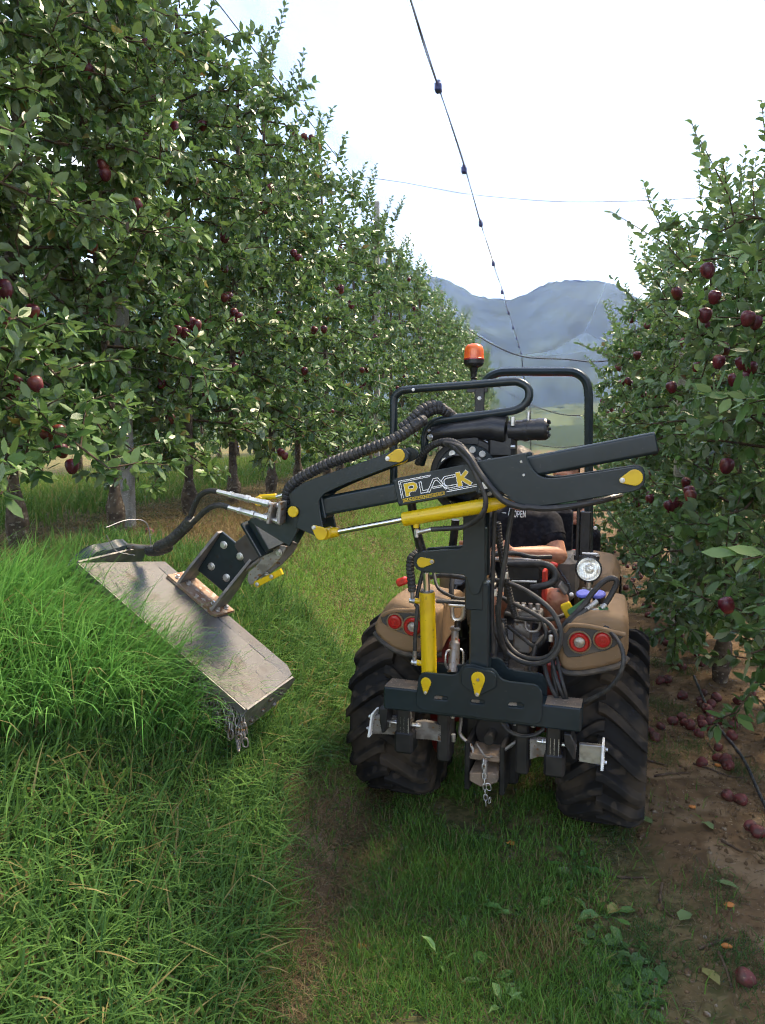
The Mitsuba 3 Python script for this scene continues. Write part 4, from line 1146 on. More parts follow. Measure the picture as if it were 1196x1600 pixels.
mp('neck__bolt', hexhead(p, (0, -1, 0), .0095, .01), 'zinc')
y0_, y1_ = (np.array(a) for a in [(-0.8809, -0.045, 1.0465), (-0.7739, -0.045, 1.1017)])
dl = unit(y1_ - y0_)
lk = Polygon([(y0_[0] + dl[2] * .012, y0_[2] - dl[0] * .012), (y1_[0] + dl[2] * .012, y1_[2] - dl[0] * .012), (y1_[0] - dl[2] * .012, y1_[2] + dl[0] * .012), (y0_[0] - dl[2] * .012, y0_[2] + dl[0] * .012)]).union(Point(y0_[0], y0_[2]).buffer(.014))
mp('yellow_link', plate(list(lk.exterior.coords)[:-1], -.052, -.038, .002), 'yellow_paint')
mp('yellow_link__pin', cat([cyl(y0_ + (0, .10, .0), y0_ + (.0, 0, 0), .010, 14), hexhead(y0_ + (.004, -.012, 0), (0, -1, 0), .006, .008), hexhead(y0_ + dl * .075 + (0, -.012, 0), (0, -1, 0), .006, .008), hexhead(y0_ + dl * .05 + (0, -.008, .018), (0, -.3, 1), .006, .01)]), 'zinc')
# ---------------------------------------------------------------- the tractor
TR = 'tractor'
tag(TR, 'small orchard tractor with dusty tan fenders and a black roll bar, driving backwards', 'tractor')


def tp(name, mesh, bsdf, smooth=30, label=None, kind=None):
    return put(f'{TR}__{name}', mesh, bsdf, smooth, label=label, kind=kind, frame=TF)


RW, WW = .405, .33


def lug(side, phi, R=RW):
    """One tread bar from the middle of the tread out to the shoulder."""
    us = np.linspace(-.012, WW / 2 + .004, 8)
    rings = []
    for u in us:
        t = max(0, u) / (WW / 2)
        a = phi - .10 - .34 * t**1.25
        h = R - .030 * max(0, t - .72)**1.5 / .15
        base = R - .050 - .035 * max(0, t - .8) / .2
        wb, wt = .031, .019
        x = side * u
        ring = []
        for r, w in ((base, -wb), (h - .004, -wt - .002), (h, -wt + .003), (h, wt - .003), (h - .004, wt + .002), (base, wb)):
            b = a + w / R
            ring.append((x, -r * math.cos(b), r * math.sin(b)))
        rings.append(ring)
    v = np.array(rings).reshape(-1, 3)
    m, n = 6, len(us)
    f = []
    for i in range(n - 1):
        for j in range(m):
            k = (j + 1) % m
            f += [[i * m + j, i * m + k, (i + 1) * m + k], [i * m + j, (i + 1) * m + k, (i + 1) * m + j]]
    f += [[0, k + 1, k] for k in range(1, m - 1)] + [[(n - 1) * m, (n - 1) * m + k, (n - 1) * m + k + 1] for k in range(1, m - 1)]
    t = trimesh.Trimesh(v, np.array(f), process=False)
    if t.volume < 0:
        t.invert()
    return np.array(t.vertices), np.array(t.faces)


CARCASS = [(-.16, .215), (-.168, .26), (-.170, .31), (-.160, .345), (-.140, .362), (-.08, .368), (0, .370), (.08, .368), (.140, .362), (.160, .345), (.170, .31), (.168, .26), (.16, .215)]


def wheel(x, y, z, turn, detail=True):
    w = tp('wheel', lathe((x, y, z), (1, 0, 0), [(-.10, .0), (-.10, .07), (-.06, .10), (-.05, .19), (-.158, .205), (-.158, .225), (.158, .225), (.158, .205), (.05, .19), (.06, .10), (.10, .07), (.10, 0)], 36), 'dark_red_paint')
    n = w.split('__')[1]
    tp(f'{n}__tyre', lathe((x, y, z), (1, 0, 0), CARCASS, 64), 'tyre_rubber', 50)
    N = 19
    for s in (-1, 1):
        for k in range(N):
            a = turn + (k + (.5 if s > 0 else 0)) * 2 * math.pi / N
            v, f = lug(s, a)
            tp(f'{n}__lug', (v + (x, y, z), f), 'tyre_rubber', 40)


wheel(.418, .60, RW, .1)
wheel(-.452, .60, RW + .0, .25)
wheel(.275, 1.98, RW, .2)
wheel(-.33, 1.98, RW, .0)


def loft(poly, layers, bsdf, name, label=None, smooth=40, n=72):
    """A shell through copies of a rounded outline: layers of (y, inset, shift x, shift z)."""
    P0 = Polygon(poly).buffer(0)
    rings = []
    for y, ins, dx, dz in layers:
        P = P0.buffer(-ins, quad_segs=6) if ins else P0
        L_ = P.exterior
        c = P0.centroid
        # start every ring at the point right of the centre so that rings match
        co = np.array(L_.coords)[:-1]
        if shapely.geometry.LinearRing(co).is_ccw is False:
            co = co[::-1]
        ring = LineString(np.vstack([co, co[:1]]))
        s0 = ring.project(Point(c.x + 10, c.y))
        pts = np.array([ring.interpolate((s0 + t * ring.length) % ring.length).coords[0] for t in np.linspace(0, 1, n, endpoint=False)])
        rings.append(np.stack([pts[:, 0] + dx, np.full(n, y), pts[:, 1] + dz], 1))
    v = np.vstack(rings + [rings[0].mean(0, keepdims=True), rings[-1].mean(0, keepdims=True)])
    i = np.arange(n)
    j = (i + 1) % n
    f = []
    for L_ in range(len(rings) - 1):
        f += [np.stack([i + L_ * n, j + L_ * n, j + (L_ + 1) * n], 1), np.stack([i + L_ * n, j + (L_ + 1) * n, i + (L_ + 1) * n], 1)]
    e = len(rings) * n
    f += [np.stack([j, i, i * 0 + e], 1), np.stack([i + e - n, j + e - n, i * 0 + e + 1], 1)]
    t = trimesh.Trimesh(v, np.vstack(f), process=False)
    if t.volume < 0:
        t.invert()
    return tp(name, (np.array(t.vertices), np.array(t.faces)), bsdf, smooth, label)


FY = .15
FR = smooth_poly([(0.2527, 0.8241), (0.2655, 0.7783), (0.2775, 0.7632), (0.301, 0.7562), (0.3547, 0.7617), (0.4298, 0.7838), (0.4814, 0.8066), (0.5011, 0.8276), (0.5063, 0.8598), (0.5059, 0.9388), (0.503, 0.9602), (0.4925, 0.977), (0.4757, 0.9844), (0.4235, 0.9922), (0.3637, 0.986), (0.3148, 0.9631), (0.2886, 0.9368), (0.2624, 0.9023)], .012)
FL = smooth_poly([(-0.1864, 0.7798), (-0.2721, 0.7698), (-0.3276, 0.7684), (-0.3837, 0.7809), (-0.4322, 0.812), (-0.4599, 0.8404), (-0.4635, 0.8645), (-0.4484, 0.9012), (-0.4302, 0.9281), (-0.412, 0.9568), (-0.384, 0.9802), (-0.3441, 0.9773), (-0.2732, 0.9612), (-0.1879, 0.9561)], .012)
for nm, P_, lbl in (('fender', FR, 'right dusty tan rear fender'), ('fender', FL, 'left dusty tan rear fender')):
    k = loft(P_, [(.118, .030, 0, -.004), (.128, .012, 0, -.002), (.150, .002, 0, 0), (.165, 0, 0, 0), (.24, .003, 0, .012), (.36, .008, 0, .016), (.55, .016, 0, .006), (.72, .03, 0, -.03)], 'tan_plastic', nm, lbl, 45)
    fk = k.split('__')[1]
    right = P_ is FR
    if right:
        pan = smooth_poly([(0.2897, 0.9288), (0.3066, 0.9389), (0.3519, 0.9387), (0.382, 0.9364), (0.4416, 0.9257), (0.4924, 0.9191), (0.4755, 0.8992), (0.4616, 0.8764), (0.429, 0.8556), (0.3846, 0.8435), (0.3399, 0.8253), (0.2964, 0.8179), (0.2818, 0.8358), (0.2747, 0.8714), (0.2769, 0.9077)], .006)
        lamps = (('G', (515, 735), .0425, True), ('G', (730, 715), .0335, False))
        brow = [(0.2819, 0.112, 0.9136), (0.2998, 0.108, 0.9392), (0.3526, 0.106, 0.9429), (0.4048, 0.106, 0.9382), (0.4492, 0.108, 0.9289), (0.4932, 0.114, 0.9202)]
        low = [(0.2539, 0.15, 0.771), (0.2732, 0.135, 0.7612), (0.3027, 0.13, 0.7552), (0.356, 0.13, 0.7607), (0.4307, 0.13, 0.7835), (0.4818, 0.135, 0.8047), (0.5047, 0.15, 0.8279)]
        cen = [np.array(a) for a in [(0.337, 0.112, 0.8806), (0.4169, 0.112, 0.8956)]]
    else:
        pan = smooth_poly([(-0.4247, 0.9106), (-0.4155, 0.921), (-0.3817, 0.9314), (-0.35, 0.9365), (-0.2952, 0.9381), (-0.2179, 0.9421), (-0.2172, 0.8471), (-0.2636, 0.8411), (-0.3183, 0.8498), (-0.3657, 0.8632), (-0.3975, 0.8779), (-0.4175, 0.8899)], .006)
        brow = [(-0.4175, 0.112, 0.9184), (-0.3943, 0.108, 0.9327), (-0.362, 0.106, 0.9445), (-0.315, 0.106, 0.9488), (-0.2685, 0.106, 0.9516), (-0.2077, 0.108, 0.9535)]
        low = [(-0.4623, 0.15, 0.837), (-0.4272, 0.135, 0.8101), (-0.3773, 0.13, 0.7808), (-0.3216, 0.13, 0.7669), (-0.2665, 0.13, 0.7694), (-0.1863, 0.15, 0.7721)]
        cen = [np.array(a) for a in [(-0.2912, 0.112, 0.8863), (-0.3639, 0.112, 0.8995)]]
    tp(f'{fk}__lamp_panel', plate(pan, .1095, .122, .002), 'dark_plastic')
    tp(f'{fk}__brow', hose(brow, .0085, 10), 'tan_plastic')
    tp(f'{fk}__lower_lip', hose(low, .0115, 10), 'dark_plastic')
    for c, big in zip(cen, (True, False)):
        R = .0365 if big else .0285
        c = np.array([c[0], .1095, c[2]])
        tp(f'{fk}__lamp_bezel', lathe(c, (0, -1, 0), [(-.004, R + .006), (.006, R + .0055), (.008, R + .002), (.004, R - .002), (.0, R - .004)], 32), 'tan_plastic', 25)
        if big:
            tp(f'{fk}__tail_lamp', lathe(c, (0, -1, 0), [(.0, R), (.010, R - .001), (.016, R - .006), (.016, R * .62), (.009, R * .57), (.0, R * .56)], 36), 'red_lens', 40, 'ring shaped red tail lamp')
            tp(f'{fk}__lamp_lens', lathe(c, (0, -1, 0), [(.002, R * .56), (.008, R * .54), (.0125, R * .30), (.0135, R * .12), (.015, .001)], 28), 'clear_lens', 40)
        else:
            tp(f'{fk}__tail_lamp', lathe(c, (0, -1, 0), [(.0, R), (.008, R - .001), (.012, R * .86), (.013, R * .6), (.0105, R * .55), (.0105, R * .34), (.014, R * .3), (.0145, .001)], 32), 'red_lens', 40, 'round red tail lamp')
# front fenders (over the far wheels)
for xc in (.355, -.40):
    P_ = smooth_poly([(xc - .14, .52), (xc + .075, .52), (xc + .085, .80), (xc + .05, .865), (xc - .10, .885), (xc - .15, .84)], .03)
    loft(P_, [(1.50, .05, 0, -.01), (1.515, .02, 0, 0), (1.545, .0, 0, 0), (1.9, .0, 0, .06), (2.3, .02, 0, .02), (2.36, .06, 0, 0)], 'tan_plastic', 'front_fender', None, 45)
# driveline and frame
tp('rear_housing', cat([box((-.01, .55, .50), (.30, .40, .34), .04), box((-.01, .85, .62), (.36, .5, .30), .04), cyl((-.01, .30, .42), (-.01, .38, .42), .075, 24), cyl((-.01, .22, .42), (-.01, .32, .42), .022, 16)]), 'black_paint', label='black gearbox housing with the power take-off')
tp('axle_housing', cat([cyl((-.36, .60, .43), (.33, .60, .43), .095, 24), box((-.25, .48, .60), (.10, .14, .30), .02), box((.235, .48, .58), (.12, .14, .26), .02)]), 'dark_red_paint', label='dark red axle housing')
tp('chassis', cat([box((-.01, 1.5, .50), (.34, 1.5, .26), .04), box((-.01, 1.95, .42), (.7, .16, .16), .03)]), 'black_paint')
tp('hood', cat([box((-.04, 1.86, .74), (.40, .52, .30), .06)]), 'red_paint', label='red front hood')
p = np.array([(0.1727, 1.45, 0.963)][0])
tp('hood__cowl', cat([box(p + (0, .1, -.01), (.085, .22, .062), .02)]), 'red_paint')
tp('hood__cowl_print', box(p + (.012, -.0115, -.004), (.03, .002, .012), .0005), 'black_paint')
p = np.array([(0.2018, 1.1, 0.9065)][0])
tp('side_panel', cat([box(p + (-.02, .18, 0), (.12, .34, .22), .03)]), 'grey_plate')
# roll bar
RB = [(-0.1822, 0.92, 0.9546), (-0.1885, 0.92, 1.2143), (-0.1961, 0.92, 1.5717), (-0.1982, 0.92, 1.7228), (-0.1993, 0.92, 1.804), (-0.1873, 0.92, 1.8524), (-0.16, 0.92, 1.8903), (-0.1163, 0.92, 1.9091), (-0.0479, 0.92, 1.9124), (0.0987, 0.92, 1.9091), (0.1944, 0.92, 1.9068), (0.2359, 0.92, 1.8999), (0.2681, 0.92, 1.8778), (0.2866, 0.92, 1.8453), (0.2939, 0.92, 1.7915), (0.2966, 0.92, 1.6956), (0.3062, 0.92, 1.356), (0.3141, 0.92, 1.072), (0.318, 0.92, 0.9346)]
tp('roll_bar', hose(RB, .0195, 8, .02), 'slate_paint', 30)
bk = [np.array(a) for a in [(-0.212, 0.9, 1.8292), (-0.1986, 0.895, 1.7914)]]
tp('roll_bar__bracket', cat([box(bk[0], (.10, .012, .022), .003), box(bk[1] + (.0, 0, -.05), (.045, .014, .20), .003)]), 'black_paint')
tp('roll_bar__bolt', cat([hexhead(bk[1] + (.0, -.008, 0), (0, -1, 0), .0065, .008)]), 'zinc')
rf = np.array([(0.3084, 0.88, 1.0771)][0])
tp('roll_bar__foot', cat([box(rf + (0, 0, -.01), (.11, .06, .025), .004), box(rf + (-.04, -.03, .16), (.014, .03, .34), .003), box(rf + (-.01, .0, .10), (.05, .05, .2), .005)]), 'black_paint')
tp('roll_bar__foot_bolt', cat([hexhead(rf + (-.045, -.03, .002), (0, 0, 1), .009, .012), hexhead(rf + (.045, -.03, .002), (0, 0, 1), .009, .012), hexhead(rf + (.035, -.03, .13), (0, -1, 0), .006, .006)]), 'zinc')
# beacon
bc = np.array([(-0.2339, 0.92, 1.9727)][0])
tp('beacon', lathe(bc, (0, 0, 1), [(.0, .0475), (.006, .0475), (.012, .046), (.045, .0445), (.060, .040), (.069, .030), (.073, .014), (.0735, .0)], 32), 'orange_lens', 40, 'orange warning beacon on a black stem')
tp('beacon__ring', lathe(bc, (0, 0, 1), [(-.003, .045), (-.001, .0485), (.004, .0485), (.006, .0465)], 32), 'red_lens', 30)
tp('beacon__base', lathe(bc, (0, 0, -1), [(.0, .0475), (.018, .047), (.030, .039), (.038, .021), (.060, .0145), (.062, .017), (.066, .0145), (.082, .0135), (.086, .017), (.09, .012), (.115, .012), (.116, .0)], 28), 'black_paint', 30)
# work lamp
wl = np.array([(0.339, 0.52, 1.0766)][0])
wd = unit([-.12, -1, .10])
tp('work_lamp', cat([lathe(wl, wd, [(-.075, .0), (-.072, .028), (-.045, .046), (-.004, .052), (.004, .054), (.010, .054), (.012, .050), (.008, .048)], 40)]), 'black_paint', 40, 'round clear work lamp above the right fender')
tp('work_lamp__reflector', lathe(wl, wd, [(.004, .0475), (-.012, .043), (-.03, .030), (-.038, .016), (-.039, .007), (-.02, .006), (-.018, .0)], 40), 'reflector', 50)
scene['lamp_glass'] = {'type': 'thindielectric', 'int_ior': 1.5}
tp('work_lamp__lens', lathe(wl, wd, [(.0075, .048), (.0115, .036), (.0135, .02), (.0142, .0)], 40), 'lamp_glass', 60)
xa = unit(np.cross(wd, [0, 0, 1]))
za = np.cross(xa, wd)
tp('work_lamp__lens_rib', cat([sweep(np.array([wl + wd * .0125 + xa * x + za * s * math.sqrt(max(.046**2 - x * x, 1e-6)) * .96 for s in (-.98, .2, .98)]), .0008, 4) for x in np.linspace(-.04, .04, 13)]), 'reflector', True)
tp('work_lamp__stem', cat([cyl(wl - (0, -.02, .05), wl - (0, -.02, .085), .011, 14), box(wl - (0, -.02, .092), (.055, .05, .012), .003), cyl(wl + (-.03, .02, .06), wl + (.03, .02, .06), .006, 10)]), 'zinc')
# quick couplers with caps
for s in ("755 735 .42", "875 740 .42"):
    pass
bcaps = [np.array(a) for a in [(0.3363, 0.24, 1.0323), (0.3922, 0.24, 1.0337)]]
for c in bcaps:
    d = unit([-.1, -.35, 1])
    tp('coupler', lathe(c, d, [(-.11, .0), (-.11, .022), (-.012, .024), (-.006, .026), (-.002, .026)], 24), 'black_paint', 30)
    tp('coupler_cap', lathe(c, d, [(-.004, .0265), (.002, .0265), (.006, .022), (.007, .0)], 24), 'blue_cap', 30, 'blue coupler cap')
g = [np.array(a) for a in [(0.3239, 0.2, 0.9886), (0.4121, 0.2, 0.9662), (0.3895, 0.19, 0.9764), (0.2837, 0.24, 0.9642)]]
tp('coupler_body', cat([cyl(g[0] + (-.03, 0, -.03), g[0] + (.03, 0, .02), .018, 14), cyl(g[1] - (0, 0, .02), g[1] + (0, -.02, .03), .020, 14), box(g[1] + (0, .02, -.02), (.05, .05, .05), .012)]), 'green_cap', label='dirty green couplings beside the right fender')
tp('coupler_body', cat([cyl(g[2] + (0, .02, -.012), g[2] + (0, -.025, .0), .0215, 20)]), 'dull_steel')
tp('pull_tag', box(g[3], (.04, .02, .06), .006, frame_xz(.5)), 'yellow_paint', label='yellow grip beside the couplings')


def fit(zz):
    a, b = (np.array(q) for q in zz)
    d = b - a
    return sweep(np.array([a, a + d * .3, a + d * .31, a + d * .45, a + d * .46, b]), np.array([.0095, .0095, .0125, .0125, .009, .009]), 12)


tp('hose_fitting', cat([fit([(0.3515, 0.17, 0.9868), (0.3901, 0.2, 1.0153)])]), 'zinc', 25)
tp('hose_fitting', cat([fit([(0.3494, 0.16, 0.9706), (0.3932, 0.15, 0.9501)])]), 'zinc', 25)
tp('hose_fitting', cat([fit([(0.4054, 0.18, 0.9943), (0.4204, 0.19, 1.0076)])]), 'zinc', 25)
HOSES = [
    ([(0.3521, 0.16, 0.9696), (0.3948, 0.15, 0.9514), (0.4264, 0.12, 0.9396), (0.4534, 0.1, 0.9196), (0.4787, 0.06, 0.8976), (0.4909, 0.04, 0.866), (0.4905, 0.03, 0.8307), (0.4775, 0.03, 0.791), (0.4499, 0.04, 0.7463), (0.4138, 0.06, 0.7083), (0.3766, 0.08, 0.6775), (0.3508, 0.11, 0.6541)], .0082),
    ([(0.4141, 0.19, 1.0016), (0.4318, 0.2, 1.0288), (0.4527, 0.21, 1.0722), (0.4566, 0.21, 1.0924), (0.448, 0.21, 1.1026), (0.4292, 0.21, 1.1007), (0.4073, 0.2, 1.0872), (0.3783, 0.19, 1.0552), (0.3459, 0.18, 1.0068), (0.3094, 0.17, 0.962), (0.2802, 0.16, 0.9296), (0.2693, 0.16, 0.9003)], .0105),
    ([(0.3585, 0.17, 0.9899), (0.333, 0.16, 0.9702), (0.3039, 0.15, 0.9421), (0.2861, 0.14, 0.9189), (0.281, 0.12, 0.8875)], .0085),
    ([(-0.0092, 0.22, 1.0677), (0.0545, 0.18, 1.0689), (0.1412, 0.14, 1.0468), (0.225, 0.1, 1.0011), (0.2645, 0.08, 0.9495), (0.2744, 0.07, 0.8937), (0.2513, 0.07, 0.8321), (0.2031, 0.08, 0.7965), (0.1421, 0.1, 0.7876), (0.079, 0.12, 0.8116), (0.0343, 0.14, 0.8641), (0.0071, 0.16, 0.9297), (-0.0098, 0.2, 1.0138)], .0095),
    ([(0.0004, 0.26, 1.002), (0.0492, 0.22, 0.9927), (0.1588, 0.17, 0.9599), (0.2332, 0.13, 0.9246), (0.2567, 0.1, 0.8741), (0.2291, 0.1, 0.8214), (0.1688, 0.12, 0.7976), (0.1046, 0.15, 0.8055), (0.0584, 0.18, 0.8453), (0.0353, 0.22, 0.8964)], .0085),
    ([(0.0995, 0.02, 1.3675), (0.0867, 0.01, 1.2725), (0.0769, 0.01, 1.1757), (0.0616, 0.02, 1.0756), (0.0519, 0.04, 0.9817), (0.0545, 0.08, 0.8817), (0.0762, 0.14, 0.7849)], .0092),
    ([(0.0295, 0.06, 1.4196), (0.0293, 0.05, 1.3038), (0.0277, 0.05, 1.1565), (0.0246, 0.06, 0.9851), (0.0275, 0.08, 0.8181)], .0078),
    ([(0.0373, 0.3, 0.9205), (0.1039, 0.28, 0.9088), (0.1889, 0.26, 0.9151), (0.2493, 0.26, 0.9304), (0.2757, 0.3, 0.9389)], .0088),
    ([(0.0489, 0.3, 0.8671), (0.1081, 0.26, 0.8391), (0.163, 0.24, 0.8121), (0.205, 0.22, 0.8581), (0.1935, 0.24, 0.9045), (0.1632, 0.3, 0.9302)], .0085),
    ([(0.2034, 0.16, 0.7914), (0.2209, 0.12, 0.7436), (0.2476, 0.09, 0.6952), (0.2717, 0.1, 0.6539)], .0085),
    ([(0.2286, 0.16, 0.8144), (0.2548, 0.1, 0.7534), (0.2772, 0.08, 0.7018), (0.2927, 0.1, 0.6564)], .0072),
    ([(0.2479, 0.16, 0.8265), (0.2678, 0.11, 0.7718), (0.2893, 0.08, 0.7131), (0.3003, 0.1, 0.6573)], .0065),
    ([(0.1888, 0.5, 1.1229), (0.1187, 0.45, 1.1271), (0.0529, 0.45, 1.137), (-0.0357, 0.45, 1.1301)], .009),
    ([(0.1587, 0.2, 0.7755), (0.1717, 0.25, 0.8261), (0.2164, 0.3, 0.8596), (0.2675, 0.3, 0.8639)], .0085),
    ([(0.0564, 0.1, 0.556), (0.089, 0.09, 0.5221), (0.1392, 0.09, 0.5078), (0.1883, 0.09, 0.5194), (0.2209, 0.1, 0.5435)], .0075),
    ([(-0.1916, 0.08, 1.0003), (-0.134, 0.1, 0.997), (-0.0806, 0.14, 0.988), (-0.0301, 0.2, 0.9744)], .0085),
    ([(-0.2601, 0.3, 1.0646), (-0.2245, 0.25, 1.0104), (-0.1406, 0.22, 0.9845), (-0.0935, 0.25, 0.9868)], .007),
    ([(-0.321, 0.4, 1.02), (-0.2388, 0.35, 1.0456), (-0.1267, 0.3, 1.0507), (-0.0502, 0.3, 1.0229)], .010),
    ([(-0.2053, 0.4, 1.0385), (-0.1973, 0.35, 0.9697), (-0.181, 0.35, 0.9259)], .011),
    ([(0.0111, 0.2, 0.7398), (0.0115, 0.25, 0.8117), (0.0062, 0.3, 0.8635), (-0.0082, 0.35, 0.9386)], .0085),
    ([(0.1614, 0.2, 0.6491), (0.1469, 0.22, 0.7261), (0.1557, 0.26, 0.7899), (0.1808, 0.3, 0.835)], .009),
    ([(0.2747, 0.22, 0.8642), (0.2481, 0.2, 0.8153), (0.2369, 0.18, 0.7474), (0.256, 0.16, 0.6521)], .008),
]
for pts, r in HOSES:
    tp('hose', hose(pts, r, 10), 'rubber_hose')
tp('hose', ribbed([(0.0236, 0.16, 1.3006), (0.0309, 0.16, 1.2298), (0.0447, 0.17, 1.1473), (0.0597, 0.18, 1.0641), (0.0731, 0.2, 0.9882), (0.0846, 0.24, 0.9221)], .0135, .012, .18), 'rubber_hose', 25, label='black hose in a ribbed guard beside the column')
tp('hose', ribbed([(0.0291, 0.3, 0.8981), (0.0401, 0.28, 0.8279), (0.049, 0.26, 0.7475), (0.0512, 0.24, 0.6887)], .0125, .011, .2), 'rubber_hose', 25, label='short ribbed hose behind the hitch plate')
tp('hose', ribbed([(-0.3016, 0.25, 1.1536), (-0.3014, 0.22, 1.1854), (-0.3079, 0.2, 1.2495), (-0.316, 0.2, 1.2875)], .014, .013, .18), 'rubber_hose', 25)
# steering wheel, levers, console and seat
sw = np.array([(-0.2706, 0.8, 0.9348)][0])
sn = unit([0, -.55, 1])
sx = np.array([1.0, 0, 0])
sy = np.cross(sn, sx)
t_ = np.linspace(0, 2 * math.pi, 49)
tp('steering_wheel', cat([sweep(np.array([sw + .175 * (math.cos(a) * sx + math.sin(a) * sy) for a in t_]), .0125, 12), cyl(sw - sn * .03, sw + sn * .01, .04, 20), *[sweep(np.array([sw, sw + .17 * (math.cos(a) * sx + math.sin(a) * sy)]), .009, 8) for a in (.5, 2.6, 4.7)], cyl(sw - sn * .35, sw, .02, 12)]), 'black_paint')
cn = [np.array(a) for a in [(-0.0287, 0.62, 1.069), (0.1363, 0.62, 0.8807)]]
cc = (cn[0] + cn[1]) / 2
tp('console', box(cc + (0, .07, 0), (abs(cn[1][0] - cn[0][0]), .12, abs(cn[1][2] - cn[0][2])), .012), 'black_paint', label='black console in front of the driver')
rs = [np.array(a) for a in [(0.1387, 0.64, 1.0354), (0.1485, 0.64, 0.8914)]]
tp('console__edge', box((rs[0] + rs[1]) / 2 + (0, .05, 0), (.017, .10, abs(rs[0][2] - rs[1][2])), .003), 'red_paint')
tp('console__top_bar', hose([(-0.0789, 0.6, 1.0809), (-0.0116, 0.6, 1.0845), (0.1097, 0.6, 1.0844), (0.1344, 0.6, 1.0758), (0.1353, 0.62, 1.05)], .0105, 12), 'dull_steel')
tp('console__top_bar', hose([(-0.0902, 0.66, 1.0965), (0.0008, 0.66, 1.1053), (0.0404, 0.66, 1.0993), (0.0629, 0.66, 1.0925), (0.1131, 0.66, 1.0872)], .0095, 12), 'black_paint')
tp('grab_handle', hose([(-0.0136, 0.58, 1.068), (0.069, 0.58, 1.0738), (0.1449, 0.58, 1.0769), (0.18, 0.58, 1.0662), (0.1993, 0.58, 1.0414), (0.1983, 0.57, 1.0156), (0.1758, 0.56, 0.9957), (0.1398, 0.55, 0.9853), (0.1022, 0.55, 0.9773)], .0155, 12), 'rubber_hose', label='thick black grab handle beside the console')
tp('grab_handle__bar', cyl([(0.0185, 0.56, 0.9978)][0], [(0.1247, 0.56, 1.0018)][0], .006, 10), 'zinc')
tp('lever', cat([hose([(0.182, 0.75, 1.0417), (0.2021, 0.75, 1.0197), (0.2422, 0.72, 0.97), (0.2587, 0.7, 0.9264)], .005, 8), hose([(0.199, 0.7, 1.0055), (0.2328, 0.7, 0.9762), (0.2547, 0.7, 0.9747)], .003, 6)]), 'black_paint')
tp('lever_knob', box([(0.1745, 0.74, 1.0459)][0], (.036, .03, .026), .008, frame_xz(-.3)), 'red_paint', label='red lever knob')
tp('lever_knob', lathe([(0.2618, 0.66, 0.9361)][0], (0, -1, .3), [(-.01, .0), (-.008, .008), (0, .0095), (.008, .006), (.009, 0)], 14), 'white_paint', label='small white knob')
tp('pedal_cover', cat([box([(0.2205, 0.72, 0.9513)][0], (.05, .10, .012), .003, frame_xz(-.9)), box([(0.2138, 0.74, 0.9237)][0], (.05, .10, .012), .003, frame_xz(-.9))]), 'grey_plate')
dl_ = np.array([(-0.4704, 0.55, 0.9681)][0])
tp('lever_knob', cat([box(dl_, (.05, .04, .035), .012, frame_xz(.4))]), 'red_paint', label='red lever knob left of the cylinder')
tp('side_coupler', cat([cyl(dl_ + (.0, -.05, -.09), dl_ + (.05, -.05, -.05), .014, 12), cyl(dl_ + (.02, -.08, -.05), dl_ + (.08, -.08, -.08), .012, 12), cyl(dl_ + (.03, -.06, -.02), dl_ + (.06, -.07, -.07), .010, 10)]), 'rusty_steel')
tp('seat', cat([box((-.0, 1.18, .80), (.42, .40, .12), .05), box((.0, 1.42, 1.03), (.40, .12, .42), .05)]), 'black_cloth', label='black driver seat')
# valve block and bits behind the hoses
vb = np.array([(0.1213, 0.34, 0.9108)][0])
tp('valve_block', cat([box(vb, (.11, .07, .05), .006), *[cyl(vb + (x, -.035, .03), vb + (x, -.035, .055), .010, 10) for x in (-.04, -.015, .012, .04)], box(vb + (-.02, -.01, -.09), (.07, .05, .12), .006)]), 'dull_steel')
tp('shackle', cat([hose([(0.1196, 0.28, 0.9093), (0.1177, 0.28, 0.8782), (0.1356, 0.28, 0.8591), (0.1653, 0.28, 0.8642), (0.1747, 0.28, 0.8881), (0.1717, 0.28, 0.9134)], .006, 10)]), 'dull_steel')
tp('clip', cat([box(a, (.016, .014, .026), .003) for a in [(0.1537, 0.25, 0.9463), (0.1082, 0.28, 0.952), (0.2353, 0.1, 0.8872), (0.0354, 0.06, 1.0509), (0.067, 0.1, 1.1102)]]), 'zinc')
# top link
tl = [np.array(a) for a in [(-0.159, 0.2, 0.9561), (-0.1574, 0.2, 0.9195), (-0.1487, 0.2, 0.9028), (-0.1333, 0.2, 0.9021), (-0.1179, 0.2, 0.9111), (-0.1135, 0.2, 0.9268), (-0.1127, 0.2, 0.9596)]]
tp('top_link', cat([sweep(spline(tl, .01), .0085, 10), cyl(tl[0] + (-.012, 0, .002), tl[-1] + (.014, 0, .002), .0085, 12)]), 'zinc', label='bright turnbuckle top link')
t0, t1, t2, t3 = (np.array(a) for a in [(-0.1348, 0.2, 0.902), (-0.1368, 0.2, 0.869), (-0.145, 0.2, 0.863), (-0.1332, 0.12, 0.7133)])
tp('top_link__thread', cyl(t0, t1, .0125, 14), 'black_paint')
tp('top_link__nut', cyl(t2 + (0, 0, .012), t2 + (0, 0, -.002), .022, 6, .1), 'zinc')
tp('top_link__barrel', sweep(np.array([t2, t2 + (t3 - t2) * .25, t2 + (t3 - t2) * .32, t2 + (t3 - t2) * .36, t3]), np.array([.0145, .0145, .021, .0215, .0215]), 24), 'dull_steel', 30)
tp('top_link__handle', cat([hose([(-0.149, 0.13, 0.7985), (-0.1556, 0.11, 0.7997), (-0.1579, 0.1, 0.7853), (-0.1584, 0.1, 0.7511), (-0.1531, 0.11, 0.7334)], .0045, 8), hose([(-0.1076, 0.13, 0.807), (-0.097, 0.13, 0.7974), (-0.0954, 0.13, 0.75), (-0.1046, 0.13, 0.7279)], .0045, 8)]), 'zinc')
